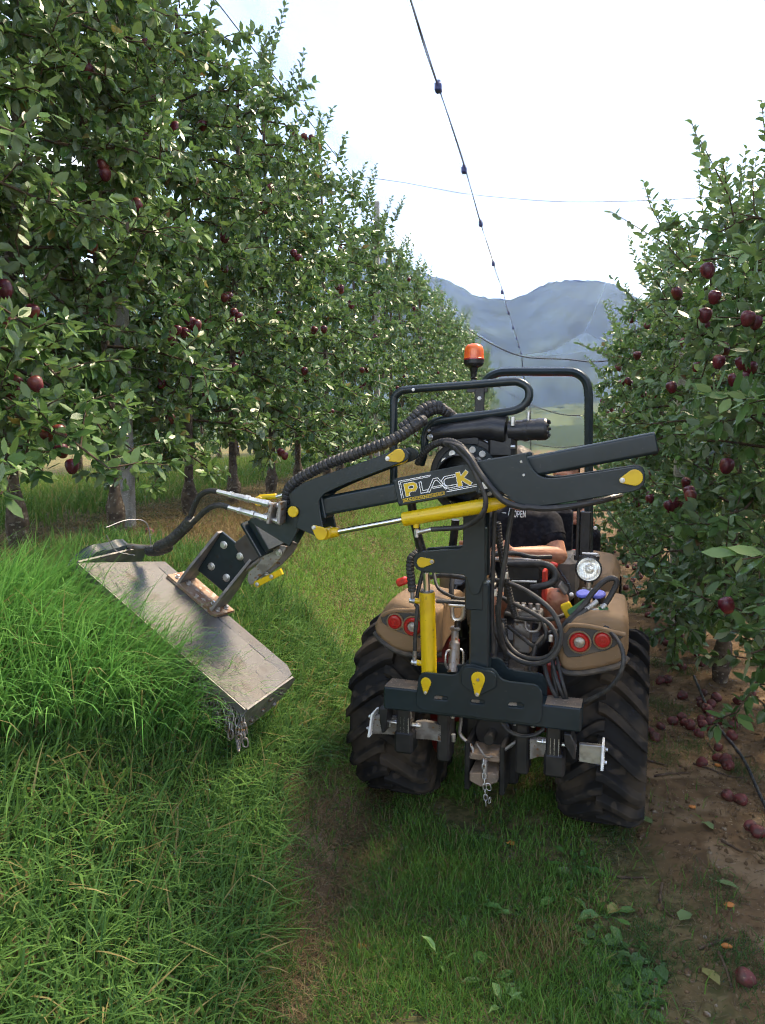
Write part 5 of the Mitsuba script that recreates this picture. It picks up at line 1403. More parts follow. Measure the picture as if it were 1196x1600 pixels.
# lower links, clevises and stabiliser plates
for side in (0, 1):
    if side == 0:
        a = [(-0.4527, 0.5138), (-0.3366, 0.5179), (-0.3342, 0.4494), (-0.4551, 0.439)]
        e = [(-0.4484, 0.533), (-0.4403, 0.534), (-0.4557, 0.435), (-0.4648, 0.4348)]
        b = [(-0.2809, 0.5012), (-0.246, 0.5086), (-0.2112, 0.5064), (-0.1746, 0.5032), (-0.1753, 0.4328), (-0.2064, 0.4365), (-0.2325, 0.4361), (-0.285, 0.4322)]
        cl = [(-0.4011, 0.5746), (-0.3672, 0.5785), (-0.3698, 0.522), (-0.3803, 0.4795), (-0.39, 0.4782), (-0.398, 0.5186)]
        bx = [np.array(q) for q in [(-0.3167, 0.1, 0.4963), (-0.3144, 0.1, 0.4529), (-0.169, 0.16, 0.4528)]]
        ch = [np.array(q) for q in [(-0.3574, 0.075, 0.505), (-0.2658, 0.09, 0.4978), (-0.2979, 0.08, 0.5494), (-0.3077, 0.07, 0.5001), (-0.1717, 0.13, 0.5271), (-0.1345, 0.13, 0.5295), (-0.1337, 0.14, 0.4303)]]
        eb = [np.array(q) for q in [(-0.4547, 0.08, 0.5138), (-0.4638, 0.08, 0.4642)]]
    else:
        a = [(0.3473, 0.504), (0.4265, 0.5058), (0.426, 0.4352), (0.3476, 0.4379)]
        e = [(0.4275, 0.5216), (0.4356, 0.5227), (0.4355, 0.4268), (0.4259, 0.4254)]
        b = [(0.1654, 0.4909), (0.2011, 0.4964), (0.2307, 0.4953), (0.2334, 0.429), (0.2026, 0.4268), (0.1663, 0.4104)]
        cl = [(0.297, 0.5642), (0.3216, 0.5633), (0.3375, 0.5293), (0.3382, 0.4737), (0.3296, 0.4725), (0.2999, 0.5242)]
        bx = [np.array(q) for q in [(0.2583, 0.1, 0.4946), (0.2615, 0.1, 0.4414), (0.1366, 0.16, 0.4457)]]
        ch = [np.array(q) for q in [(0.3086, 0.075, 0.5012), (0.2165, 0.09, 0.4963), (0.2652, 0.08, 0.5361), (0.2653, 0.07, 0.4912), (0.109, 0.13, 0.5301), (0.1752, 0.13, 0.5322), (0.1256, 0.14, 0.4268)]]
        eb = [np.array(q) for q in [(0.4398, 0.08, 0.5008), (0.4376, 0.08, 0.4523)]]
    k = tp('lower_link', plate(a, .09, .115, .002), 'zinc' if side else 'dull_steel').split('__')[1]
    tp(f'{k}__end_plate', plate(e, .06, .14, .002), 'white_paint')
    tp(f'{k}__inner_plate', plate(b, .11, .135, .002), 'dull_steel')
    tp(f'{k}__clevis', cat([plate(cl, .02, .10, .003), box(bx[0], (.055, .08, .18), .006), box(bx[1] + (0, 0, -.02), (.075, .09, .09), .01), box(bx[2], (.05, .10, .2), .008)]), 'black_paint')
    tp(f'{k}__pin', cat([cyl(ch[0] - (.022, 0, 0), ch[0] + (.03, 0, 0), .0075, 12), box(ch[0] + (.026 if side else -.018, 0, -.006), (.007, .008, .03), .002), cyl(ch[1] - (.022, 0, 0), ch[1] + (.014, 0, 0), .0085, 12), cyl(ch[1] - (.004, 0, 0), ch[1] + (.003, 0, 0), .012, 6)]), 'zinc')
    tp(f'{k}__latch', cat([box(ch[2], (.022, .02, .05), .004), *[box(ch[3] + (x, 0, 0), (.006, .02, .07), .002) for x in (-.018, -.004, .012)]]), 'zinc')
    tp(f'{k}__spacer', cat([cyl(c, c + (0, 0, .03), .009, 12) for c in ch[4:]]), 'zinc')
    tp(f'{k}__end_bolt', cat([hexhead(c, (-1 if side == 0 else 1, 0, 0), .0065, .009) for c in eb]), 'zinc')
# pick-up hitch with its pin chain
tp('tow_hitch', cat([hose([(-0.116, 0.2, 0.5148), (-0.1186, 0.2, 0.4748), (-0.1226, 0.2, 0.4433), (-0.1085, 0.2, 0.423), (-0.0844, 0.2, 0.4041), (-0.0682, 0.2, 0.3841), (-0.071, 0.19, 0.3614)], .007, 8), hose([(0.1143, 0.2, 0.4482), (0.098, 0.2, 0.433), (0.0693, 0.2, 0.4074), (0.0444, 0.2, 0.3865), (0.0406, 0.2, 0.3597)], .007, 8)]), 'dull_steel', label='dusty tow hitch hanging under the back')
ht = [np.array(a) for a in [(-0.0796, 0.2, 0.3648), (0.0407, 0.2, 0.3553), (-0.0723, 0.17, 0.2903), (0.0364, 0.17, 0.2934)]]
tp('tow_hitch__upper_jaw', box((ht[0] + ht[1]) / 2 + (0, .05, 0), (abs(ht[1][0] - ht[0][0]), .13, .026), .004), 'dusty_paint')
P_ = [(-0.0704, 0.306), (0.0189, 0.3178), (0.0379, 0.3133), (0.0384, 0.2829), (0.0046, 0.2624), (-0.0271, 0.2553), (-0.07, 0.273)]
tp('tow_hitch__cup', plate(P_, .15, .28, .004), 'dusty_paint')
tp('tow_hitch__cheek', cat([box((ht[0] + ht[2]) / 2 + (-.012, .08, -.01), (.02, .16, .20), .004), box((ht[1] + ht[3]) / 2 + (.012, .08, -.01), (.02, .16, .20), .004), box((ht[0] + ht[1]) / 2 + (0, .2, -.02), (.22, .12, .3), .01)]), 'black_paint')
hp_ = [np.array(a) for a in [(-0.0163, 0.155, 0.3684), (-0.0141, 0.145, 0.2926), (-0.0484, 0.17, 0.421), (-0.0077, 0.16, 0.3775), (0.0161, 0.17, 0.3797)]]
tp('tow_hitch__pin', cat([cyl(hp_[0] + (.004, .004, 0), hp_[1] + (.004, .004, 0), .011, 14), hose([hp_[2], hp_[3], hp_[4]], .0045, 8)]), 'dull_steel')
cp = [np.array(a) for a in [(-0.0131, 0.14, 0.3842), (-0.0106, 0.135, 0.3467), (-0.008, 0.13, 0.3114), (-0.0044, 0.125, 0.2709), (0.0003, 0.12, 0.2306), (0.0034, 0.118, 0.1886)]]
path = spline(cp, .016)
tp('tow_hitch__chain', cat([link(path[k], path[k + 1] - path[k - 1], [math.cos((k % 2) * 1.5 + .3), math.sin((k % 2) * 1.5 + .3), 0], .024, .013, .0021) for k in range(1, len(path) - 1)] + [link(path[-6] + (.016, 0, -.02), (-.2, 0, 1), (1, .2, 0), .03, .018, .0021), link(path[-4] + (.018, 0, -.03), (.1, 0, 1), (.5, 1, 0), .026, .014, .0021)]), 'zinc')
# ---------------------------------------------------------------- people


def body(bones, fine=.016, rounds=6):
    """One continuous surface through tapered bones: (point, radius, point, radius); a radius may be (x, y, z)."""
    def ball(p, r):
        r = np.broadcast_to(r, (3,))
        return m3d.Manifold.sphere(1.0, 20).scale([float(a) for a in r]).translate([float(a) for a in p])
    parts = [m3d.Manifold.batch_hull([ball(a, ra), ball(b, rb)]) for a, ra, b, rb in bones]
    m = m3d.Manifold.batch_boolean(parts, m3d.OpType.Add).refine_to_length(fine)
    q_ = m.to_mesh()
    t = trimesh.Trimesh(q_.vert_properties[:, :3], q_.tri_verts, process=True)
    trimesh.smoothing.filter_taubin(t, lamb=.5, nu=.53, iterations=rounds)
    return np.array(t.vertices), np.array(t.faces)


def hand_bones(wrist, palm_dir, curl_dir, thumb_dir, s=1.0):
    """Palm, four bent fingers of unequal length and a thumb from the side of the palm."""
    d, c, th = unit(palm_dir), unit(curl_dir), unit(thumb_dir)
    w = np.asarray(wrist, float)
    out = []
    k0 = w + d * .085 * s
    for i, (off, ln) in enumerate(((.030, .074), (.010, .083), (-.010, .077), (-.029, .060))):
        k = k0 + th * off * s
        out.append((w + th * off * .55 * s + d * .012, .0135 * s, k, .0105 * s))
        a = k + (d * .82 + c * .5) * ln * .45 * s
        b = a + (d * .15 + c * .95) * ln * .36 * s
        e = b + (-d * .55 + c * .65) * ln * .28 * s
        out += [(k, .0098 * s, a, .0088 * s), (a, .0088 * s, b, .0080 * s), (b, .0080 * s, e, .0070 * s)]
    t0 = w + d * .025 * s + th * .022 * s
    t1 = t0 + (th * .75 + d * .55) * .036 * s
    t2 = t1 + (d * .6 + c * .75 + th * .1) * .034 * s
    out += [(w + d * .02, .013 * s, t0, .0135 * s), (t0, .0130 * s, t1, .0105 * s), (t1, .0105 * s, t2, .0085 * s)]
    return out


def head(who, c, face, up=(0, 0, 1), s=1.0, glasses=False):
    """Head with face, ears and short hair; face is the way it looks."""
    f = unit(face)
    r = unit(np.cross(f, up))
    u = np.cross(r, f)
    c = np.asarray(c, float)

    def P(x, y, z):
        return c + (r * x + f * y + u * z) * s
    R = np.array([r, f, u])

    def ell(p, rad, n=24):
        m = trimesh.creation.uv_sphere(1.0, count=[n, n])
        return np.array(m.vertices) * np.array(rad) * s @ R + p, np.array(m.faces)
    bones = [(P(0, -.012, .03), .083 * s, P(0, .012, .02), .078 * s), (P(0, .022, -.045), .055 * s, P(0, .05, -.075), .032 * s), (P(0, .01, .02), .074 * s, P(0, .03, -.05), .056 * s),
             (P(0, .082, .008), .009 * s, P(0, .103, -.022), .0125 * s), (P(-.016, .092, -.024), .007 * s, P(.016, .092, -.024), .007 * s), (P(-.04, .072, .028), .014 * s, P(.04, .072, .028), .014 * s),
             (P(-.078, -.005, .012), (.010 * s,) * 3, P(-.079, -.012, -.022), (.009 * s,) * 3), (P(.078, -.005, .012), (.010 * s,) * 3, P(.079, -.012, -.022), (.009 * s,) * 3),
             (P(-.040, .060, -.02), .018 * s, P(-.03, .05, -.05), .02 * s), (P(.040, .060, -.02), .018 * s, P(.03, .05, -.05), .02 * s), (P(0, -.012, -.06), .055 * s, P(0, -.022, -.16), .056 * s)]
    put(f'{who}__head', body(bones, .010, 3), 'skin', True, frame=TF)
    put(f'{who}__mouth', cat([sweep(np.array([P(-.022, .080, -.051), P(-.008, .0885, -.048), P(0, .089, -.0495), P(.008, .0885, -.048), P(.022, .080, -.051)]), np.array([.002, .005, .0045, .005, .002]) * s, 8)]), 'lip', True, frame=TF)
    if glasses:
        put(f'{who}__sunglasses', cat([ell(P(-.033, .083, .008), (.027, .008, .019)), ell(P(.033, .083, .008), (.027, .008, .019)), sweep(np.array([P(-.01, .09, .012), P(.01, .09, .012)]), .003 * s, 6), sweep(np.array([P(-.058, .074, .012), P(-.08, .0, .014)]), .003 * s, 6), sweep(np.array([P(.058, .074, .012), P(.08, .0, .014)]), .003 * s, 6)]), 'black_paint', 40, frame=TF)
    else:
        put(f'{who}__eye', cat([ell(P(-.032, .074, .006), (.013, .010, .008), 12)]), 'eye_white', True, frame=TF)
        put(f'{who}__eye', cat([ell(P(.032, .074, .006), (.013, .010, .008), 12)]), 'eye_white', True, frame=TF)
        put(f'{who}__brow', cat([sweep(np.array([P(-.05, .082, .026), P(-.03, .090, .031), P(-.014, .091, .027)]), .004 * s, 6), sweep(np.array([P(.05, .082, .026), P(.03, .090, .031), P(.014, .091, .027)]), .004 * s, 6)]), 'hair', True, frame=TF)
    v, fc = ell(P(0, -.016, .034), (.090, .100, .092), 30)
    q_ = (v - c) @ R.T / s
    v = v + (meshkit.fbm(v * 60, 3, 2) - .5)[:, None] * .012 * unit(v - c)
    keep = ((q_[:, 2] > .045 - .0 * q_[:, 1]) | (q_[:, 1] < -.01 + .25 * (q_[:, 2] - .0))) & (q_[:, 2] > -.05)
    put(f'{who}__hair', (v, fc[keep[fc].all(1)]), 'hair', True, frame=TF)


# the driver: turned towards the mower side, right of the column
W1 = 'person'
tag(W1, 'person in a black polo shirt driving the tractor, forearm resting on the console', 'person')
J = {k: np.array(v) for k, v in zip(('sl', 'el', 'wl', 'sr', 'er', 'hr', 'hd', 'nk', 'pv', 'kl', 'kr'), [(0.113, 1.08, 1.1907), (0.171, 0.99, 1.0504), (-0.0184, 0.82, 1.0792), (-0.1726, 1.1, 1.1772), (-0.2237, 0.98, 0.9994), (-0.2744, 0.86, 1.0722), (-0.0439, 1.02, 1.4403), (-0.0358, 1.07, 1.2683), (-0.0178, 1.12, 0.7692), (0.1931, 0.72, 0.8932), (-0.1014, 0.74, 0.8618)])}
torso = [(J['sl'] + (-.03, 0, .0), .066, J['sr'] + (.03, 0, .0), .066), (J['nk'] - (0, 0, .05), (.13, .085, .06), J['pv'] + (0, 0, .14), (.125, .10, .08)), (J['sl'] - (.06, 0, .06), (.09, .085, .09), J['pv'] + (.02, 0, .10), (.115, .10, .08)), (J['sr'] - (-.06, 0, .06), (.09, .085, .09), J['pv'] + (-.02, 0, .10), (.115, .10, .08)),
         (J['nk'] - (0, 0, .03), .060, J['nk'] + (0, 0, .012), .056)]
ml, mr = J['sl'] * .58 + J['el'] * .42, J['sr'] * .5 + J['er'] * .5
shirt = torso + [(J['sl'], .068, ml, .062), (J['sr'], .068, mr, .062)]
put(f'{W1}__polo_shirt', body(shirt, .018, 5), 'black_cloth', True, label='black polo shirt with small white lettering', frame=TF)
put(f'{W1}__sleeve_hem', cat([sweep(np.array([ml - unit(J['el'] - J['sl']) * .004, ml + unit(J['el'] - J['sl']) * .008]), .0635, 24), sweep(np.array([mr - unit(J['er'] - J['sr']) * .004, mr + unit(J['er'] - J['sr']) * .008]), .0635, 24)]), 'black_cloth', 40, frame=TF)
fd = unit(J['wl'] - J['el'])
put(f'{W1}__arm', body([(J['sl'] * .5 + J['el'] * .5, .046, J['el'], .041), (J['el'], .042, J['el'] + fd * .09, .043), (J['el'] + fd * .09, .043, J['wl'], .027)] + hand_bones(J['wl'], fd, (0, -.3, -1), (0, .3, 1)), .0085, 4), 'skin', True, frame=TF)
fr_ = unit(J['hr'] - J['er'])
put(f'{W1}__arm', body([(J['sr'] * .5 + J['er'] * .5, .046, J['er'], .041), (J['er'], .042, J['hr'] - fr_ * .09, .029)] + hand_bones(J['hr'] - fr_ * .09, fr_, (.8, -.5, .1), (0, 0, 1)), .0085, 4), 'skin', True, frame=TF)
put(f'{W1}__shorts', body([(J['pv'] + (0, 0, .04), (.16, .12, .09), J['pv'] + (0, -.04, .02), (.16, .12, .08)), (J['pv'] + (.08, -.05, .01), .085, J['kl'] * .75 + J['pv'] * .25, .072), (J['pv'] + (-.08, -.05, .01), .085, J['kr'] * .75 + J['pv'] * .25, .072)], .014, 4), 'steel_grey_cloth', True, label='grey shorts', frame=TF)
for nm, s in (('kl', 1), ('kr', -1)):
    k_ = J[nm]
    put(f'{W1}__leg', body([(k_ * .7 + J['pv'] * .3, .062, k_, .055), (k_, .054, k_ + (0, .06, -.16), .054), (k_ + (0, .06, -.16), .052, k_ + (0, .10, -.36), .034)], .012, 4), 'skin', True, frame=TF)
    put(f'{W1}__shoe', body([(k_ + (0, .12, -.40), .045, k_ + (s * .01, -.04, -.43), .036)], .012, 3), 'black_cloth', True, frame=TF)
head(W1, J['hd'], (-.45, -.85, -.12), s=1.0)
# the small white print on the chest
tx = meshkit.text_mesh('OPEN', .030, .0015, True)
v = np.array(tx.vertices)
o2 = np.array([(-0.0452, 0.985, 1.2276)][0])
put(f'{W1}__shirt_print', (np.stack([o2[0] + v[:, 0] * .52, o2[1] - v[:, 2] + v[:, 0] * .08, o2[2] + v[:, 1]], 1), np.array(tx.faces)), 'white_paint', False, label='small white lettering on the chest', frame=TF)
# fix the print to the chest surface
cl = [np.array(a) for a in [(-0.1019, 1.0, 1.2452), (-0.0815, 0.99, 1.2445), (-0.0603, 0.99, 1.2689), (-0.0673, 0.98, 1.2324)]]
put(f'{W1}__collar_trim', cat([sweep(np.array([cl[0], cl[1]]), .0028, 6), sweep(np.array([cl[2], cl[3]]), np.array([.006, .003]), 6)]), 'white_paint', True, frame=TF)
# a second person sitting low in front of the tractor
W2 = numbered('person')
W2 = 'person_001'
tag(W2, 'person in dark clothes sitting with folded arms, half hidden behind the roll bar', 'person')
Q = {k: np.array(v) for k, v in zip(('hd', 'nk', 'sl', 'sr', 'el', 'er', 'pv', 'kl', 'kr'), [(0.0648, 2.5, 1.3458), (0.0582, 2.56, 1.2307), (0.1765, 2.56, 1.1654), (-0.0498, 2.56, 1.1586), (0.2032, 2.44, 1.0765), (-0.0344, 2.44, 1.0678), (0.0685, 2.62, 0.779), (0.2422, 2.24, 0.9787), (0.014, 2.24, 0.9686)])}
put(f'{W2}__dark_shirt', body([(Q['sl'] + (-.03, 0, 0), .062, Q['sr'] + (.03, 0, 0), .062), (Q['nk'] - (0, 0, .06), (.14, .09, .07), Q['pv'] + (0, 0, .10), (.15, .11, .08)), (Q['sl'], .064, Q['sl'] * .5 + Q['el'] * .5, .056), (Q['sr'], .064, Q['sr'] * .5 + Q['er'] * .5, .056)], .013, 5), 'black_cloth', True, frame=TF)
for a, b_ in (('l', 'r'), ('r', 'l')):
    e0 = Q['e' + a]
    w0 = Q['e' + b_] * .72 + e0 * .28 + np.array([0, -.06 if a == 'l' else -.03, .012 if a == 'l' else -.02])
    dd = unit(w0 - e0)
    put(f'{W2}__arm', body([(Q['s' + a] * .5 + e0 * .5, .044, e0, .040), (e0, .041, w0, .028)] + hand_bones(w0, dd, (0, .9, -.2), (0, -.2, 1)), .0095, 4), 'skin', True, frame=TF)
put(f'{W2}__shirt_stripe', box(Q['nk'] + (.01, -.105, -.065), (.20, .012, .016), .003, frame_xz(.08)), 'green_cap', frame=TF)
put(f'{W2}__trousers', body([(Q['pv'] + (0, 0, .02), (.17, .13, .10), Q['pv'] + (0, -.05, .02), (.17, .13, .09)), (Q['pv'] + (.09, -.05, 0), .092, Q['kl'], .068), (Q['pv'] + (-.09, -.05, 0), .092, Q['kr'], .068), (Q['kl'], .066, Q['kl'] + (.02, .08, -.40), .05), (Q['kr'], .066, Q['kr'] + (-.02, .08, -.40), .05)], .014, 4), 'black_cloth', True, frame=TF)
put(f'{W2}__shoe', cat([body([(Q['kl'] + (.02, .08, -.44), .045, Q['kl'] + (.03, -.07, -.46), .036)], .014, 3)]), 'dark_plastic', True, frame=TF)
put(f'{W2}__shoe', cat([body([(Q['kr'] + (-.02, .08, -.44), .045, Q['kr'] + (-.03, -.07, -.46), .036)], .014, 3)]), 'dark_plastic', True, frame=TF)
head(W2, Q['hd'], (-.1, -.95, -.22), s=.98, glasses=True)
sz = Q['pv'][2] - .10
tag('green_crate', 'green plastic crate carried low in front of the tractor, a seat for the second person', 'crate')
cxy = Q['pv']
ms = [box((cxy[0], cxy[1] + .02, sz - .02), (.50, .46, .035), .006)]
for sx_, sy_, wx, wy in ((-.24, .02, .025, .46), (.24, .02, .025, .46), (0, -.21, .50, .025), (0, .25, .50, .025)):
    for zz in (.07, .15, .23):
        ms.append(box((cxy[0] + sx_, cxy[1] + sy_, sz - zz), (wx, wy, .055), .005))
for sx_ in (-.24, .24):
    for sy_ in (-.21, .25):
        ms.append(box((cxy[0] + sx_, cxy[1] + sy_, sz - .14), (.04, .04, .26), .005))
put('green_crate__frame', cat(ms), 'crate_plastic', 20, frame=TF)
tp('front_carrier', cat([box((cxy[0], cxy[1] - .0, sz - .30), (.56, .60, .04), .006), box((cxy[0] - .15, 2.1, sz - .30), (.05, 1.0, .05), .006), box((cxy[0] + .15, 2.1, sz - .30), (.05, 1.0, .05), .006)]), 'black_paint')
# ---------------------------------------------------------------- grass, litter, fallen apples
rg6 = np.random.default_rng(77)


def blades(n, pos, heading, tilt, length, width, bend, col, segs=3, name='grass', label=None, category='grass', twist=.6):
    """Grass blades: each a bent tapering strip, all in one mesh."""
    h = np.stack([np.cos(heading), np.sin(heading), heading * 0], 1)
    side = np.stack([-np.sin(heading + rg6.normal(size=n) * twist), np.cos(heading + rg6.normal(size=n) * twist), np.zeros(n)], 1)
    side = unit(side)
    p = pos.copy()
    rows, ang = [], tilt.copy()
    for k in range(segs + 1):
        t = k / segs
        w = width * (1 - t**1.6) * (.75 + .25 * min(1, t * 4))
        if k < segs:
            rows += [p - side * w[:, None] / 2, p + side * w[:, None] / 2]
        else:
            rows += [p]
        st = length / segs
        p = p + (h * np.sin(ang)[:, None] + np.array([0, 0, 1.0]) * np.cos(ang)[:, None]) * st[:, None]
        ang = ang + bend / segs
    m = 2 * segs + 1
    v = np.stack(rows, 1)
    f = []
    for k in range(segs - 1):
        a = 2 * k
        f += [[a, a + 1, a + 3], [a, a + 3, a + 2]]
    a = 2 * (segs - 1)
    f += [[a, a + 1, a + 2]]
    F = (np.array(f)[None] + (np.arange(n) * m)[:, None, None]).reshape(-1, 3)
    c = np.repeat(np.clip(col, .004, 1), m, 0)
    k = put(name, (v.reshape(-1, 3), F), 'grass_leaf', True, label=label, category=category, kind='stuff', color=c)
    return k


def scatter(n, x0, x1, y0, y1, dens):
    """n places in the rectangle, kept with the chance dens(x, y)."""
    x, y = rg6.uniform(x0, x1, n), rg6.uniform(y0, y1, n)
    k = rg6.random(n) < dens(x, y)
    return x[k], y[k]


def clumpy(x, y, s, seed):
    return meshkit.fbm(np.stack([x * s, y * s, x * 0], -1), 3, seed)


def in_frame(x, y, pad=.12):
    v = np.stack([x, y, gz(x, y)], 1) - CAM
    z = v @ FWD
    return (z > .9) & (np.abs(v @ RGT) < z * (TAN + pad)) & (np.abs(v @ UPV) < z * (TAN * 1.338 + pad))


def shade_mix(n, a, b, t):
    return np.array(a)[None] * (1 - t[:, None]) + np.array(b)[None] * t[:, None]


EY = [1.0, 1.6, 2.0, 2.4, 2.76, 3.1, 3.6]     # the worn track's edge along the lane
# tall uncut grass on the bank before the mower head
x, y = scatter(30000, -2.5, -1.0, 1.25, 2.95, lambda x, y: np.clip((y < 2.62 + .1 * np.sin(x * 9) - .35 * np.clip(-x - 1.75, 0, 1)) * (x < -1.20 - .55 * np.clip(2.45 - y, 0, 1)) * (.35 + 1.2 * clumpy(x, y, 5, 3)), 0, 1))
k = in_frame(x, y, .35)
x, y = x[k], y[k]
n = len(x)
pos = np.stack([x, y, gz(x, y) - .01], 1)
lean = rg6.normal(-.45, .6, n) + 1.2 * (clumpy(x, y, 2.5, 8) - .5)
g = rg6.random(n)
dry = rg6.random(n) < .035
col = shade_mix(n, (.075, .22, .04), (.20, .41, .10), g**1.2) * rg6.uniform(.75, 1.2, (n, 1))
col[dry] = np.array([.27, .22, .10])
blades(n, pos, lean, rg6.uniform(.02, .45, n), rg6.uniform(.28, .62, n) * (.62 + .5 * clumpy(x, y, 4, 6)) * (1 - .14 * np.clip((y - 2.1) * 3, 0, 1)), rg6.uniform(.005, .0115, n), rg6.uniform(.6, 2.1, n), col, 5, 'tall_grass', 'tall bright green uncut grass on the bank before the mower head', 'grass')
# cut and trampled grass on the bank near the camera
x, y = scatter(110000, -2.6, -.35, 1.0, 4.2, lambda x, y: np.clip((x < np.interp(y, EY, [-.72, -.74, -.79, -.86, -.97, -.93, -.85]) + .06 * (clumpy(x, y, 9, 2) - .5)) * (.45 + 1.1 * clumpy(x, y, 4, 13)), 0, 1))
k = in_frame(x, y)
x, y = x[k], y[k]
n = len(x)
pos = np.stack([x, y, gz(x, y) + rg6.uniform(-.01, .05, n) * (y < 3.0)], 1)
g, b_ = rg6.random(n), clumpy(x, y, 3, 21)
col = shade_mix(n, (.045, .115, .026), (.14, .27, .06), g**1.3)
dry = rg6.random(n) < .05 + .22 * np.clip((b_ - .52) * 3, 0, 1)
col[dry] = shade_mix(int(dry.sum()), (.17, .15, .05), (.32, .27, .12), rg6.random(int(dry.sum())))
blades(n, pos, rg6.uniform(0, 6.28, n), np.where(rg6.random(n) < .35, rg6.uniform(.1, .8, n), rg6.uniform(.8, 1.6, n)), rg6.uniform(.05, .20, n), rg6.uniform(.004, .011, n), rg6.uniform(-.1, 1.2, n), col, 3, 'cut_grass', 'cut and flattened grass on the bank with dry blades among it', 'grass')
# mown bank beside and beyond the tractor
x, y = scatter(190000, -2.7, -.45, 3.0, 14, lambda x, y: np.clip((x < -.80 + .08 * np.sin(y * 2.1)) * (1.25 - .08 * (y - 3)) * (.35 + 1.1 * clumpy(x, y, 2.5, 31)), 0, 1))
n = len(x)
pos = np.stack([x, y, gz(x, y)], 1)
g, b_ = rg6.random(n), clumpy(x, y, 1.6, 23)
col = shade_mix(n, (.09, .20, .03), (.22, .38, .07), g)
brown = np.clip((-x - 1.6) * 2.4, 0, 1) * .92
dry = rg6.random(n) < np.clip(.04 + .25 * np.clip((b_ - .52) * 4, 0, 1) + brown, 0, .93)
col[dry] = shade_mix(int(dry.sum()), (.15, .105, .045), (.28, .215, .11), rg6.random(int(dry.sum())))
blades(n, pos, rg6.uniform(0, 6.28, n), rg6.uniform(.2, 1.5, n), rg6.uniform(.04, .12, n), rg6.uniform(.0035, .0075, n), rg6.uniform(.1, 1.2, n), col, 2, 'mown_grass', 'mown grass and straw on the bank behind the mower head', 'grass')
# short lane grass
x, y = scatter(200000, -.95, .75, 1.3, 6.0, lambda x, y: np.clip((clumpy(x, y, 3.2, 41) - .33) * 5, 0, 1) * np.clip((.30 - x + .5 * (clumpy(x, y, 2, 44) - .5)) * 5, .02, 1) * (1 - .9 * np.exp(-(((x - np.interp(y, EY, [-.64, -.64, -.66, -.70, -.77, -.75, -.72])) / np.interp(y, EY, [.03, .04, .05, .09, .19, .17, .09]))**4))))
k = in_frame(x, y)
x, y = x[k], y[k]
n = len(x)
pos = np.stack([x, y, gz(x, y) - .004], 1)
g, b_ = rg6.random(n), clumpy(x, y, 2.5, 47)
col = shade_mix(n, (.045, .11, .02), (.13, .26, .04), g**1.1)
dry = rg6.random(n) < .08 + .5 * np.clip((b_ - .55) * 4, 0, 1)
col[dry] = shade_mix(int(dry.sum()), (.13, .10, .035), (.24, .19, .085), rg6.random(int(dry.sum())))
blades(n, pos, rg6.uniform(0, 6.28, n), rg6.uniform(.05, 1.2, n), rg6.uniform(.025, .085, n), rg6.uniform(.0025, .006, n), rg6.uniform(.1, 1.3, n), col, 2, 'lane_grass', 'short grass of the lane behind the tractor', 'grass')
# tufts on the soil strip
cs = np.stack([rg6.uniform(.30, 1.0, 26), rg6.uniform(1.9, 8, 26)], 1)
cs = np.vstack([cs, [[.62, 2.75], [.60, 2.35], [.66, 2.1], [.55, 4.2], [.62, 3.9], [.62, 2.42]]])
w = rg6.integers(0, len(cs), 9000)
x, y = cs[w, 0] + rg6.normal(size=9000) * .055, cs[w, 1] + rg6.normal(size=9000) * .075
n = len(x)
pos = np.stack([x, y, gz(x, y) - .003], 1)
col = shade_mix(n, (.03, .07, .016), (.06, .12, .03), rg6.random(n))
blades(n, pos, rg6.uniform(0, 6.28, n), rg6.uniform(.2, 1.3, n), rg6.uniform(.02, .07, n), rg6.uniform(.0018, .0036, n), rg6.uniform(.2, 1.2, n), col, 2, 'grass_tufts', 'thin grass tufts on the bare soil strip', 'grass')
# grass and weeds beyond the left row
x, y = scatter(80000, -6.2, -2.55, 2.2, 20, lambda x, y: np.clip((.2 + 1.2 * clumpy(x, y, 1.5, 51)) * np.clip((-x - 3.25) * 2.0, 0, 1), 0, 1))
n = len(x)
pos = np.stack([x, y, gz(x, y)], 1)
col = shade_mix(n, (.06, .14, .025), (.16, .25, .05), rg6.random(n))
dry = rg6.random(n) < .12
col[dry] = np.array([.30, .26, .10])
blades(n, pos, rg6.uniform(0, 6.28, n), rg6.uniform(.0, .7, n), rg6.uniform(.08, .24, n), rg6.uniform(.007, .013, n), rg6.uniform(.2, 1.4, n), col, 2, 'far_grass', 'bright grass of the next alley, seen under the left row', 'grass')
# mulch of cut straw under the left row
x, y = scatter(60000, -3.4, -1.75, 2.4, 13, lambda x, y: np.clip(.3 + clumpy(x, y, 2, 61), 0, 1))
n = len(x)
pos = np.stack([x, y, gz(x, y) + rg6.uniform(0, .015, n)], 1)
col = shade_mix(n, (.12, .08, .04), (.30, .215, .11), rg6.random(n))
gr = rg6.random(n) < .22
col[gr] = np.array([.05, .10, .025])
blades(n, pos, rg6.uniform(0, 6.28, n), rg6.uniform(1.1, 1.6, n), rg6.uniform(.05, .15, n), rg6.uniform(.003, .007, n), rg6.uniform(-.2, .3, n), col, 2, 'straw_mulch', 'brown straw mulch under the left row', 'straw')
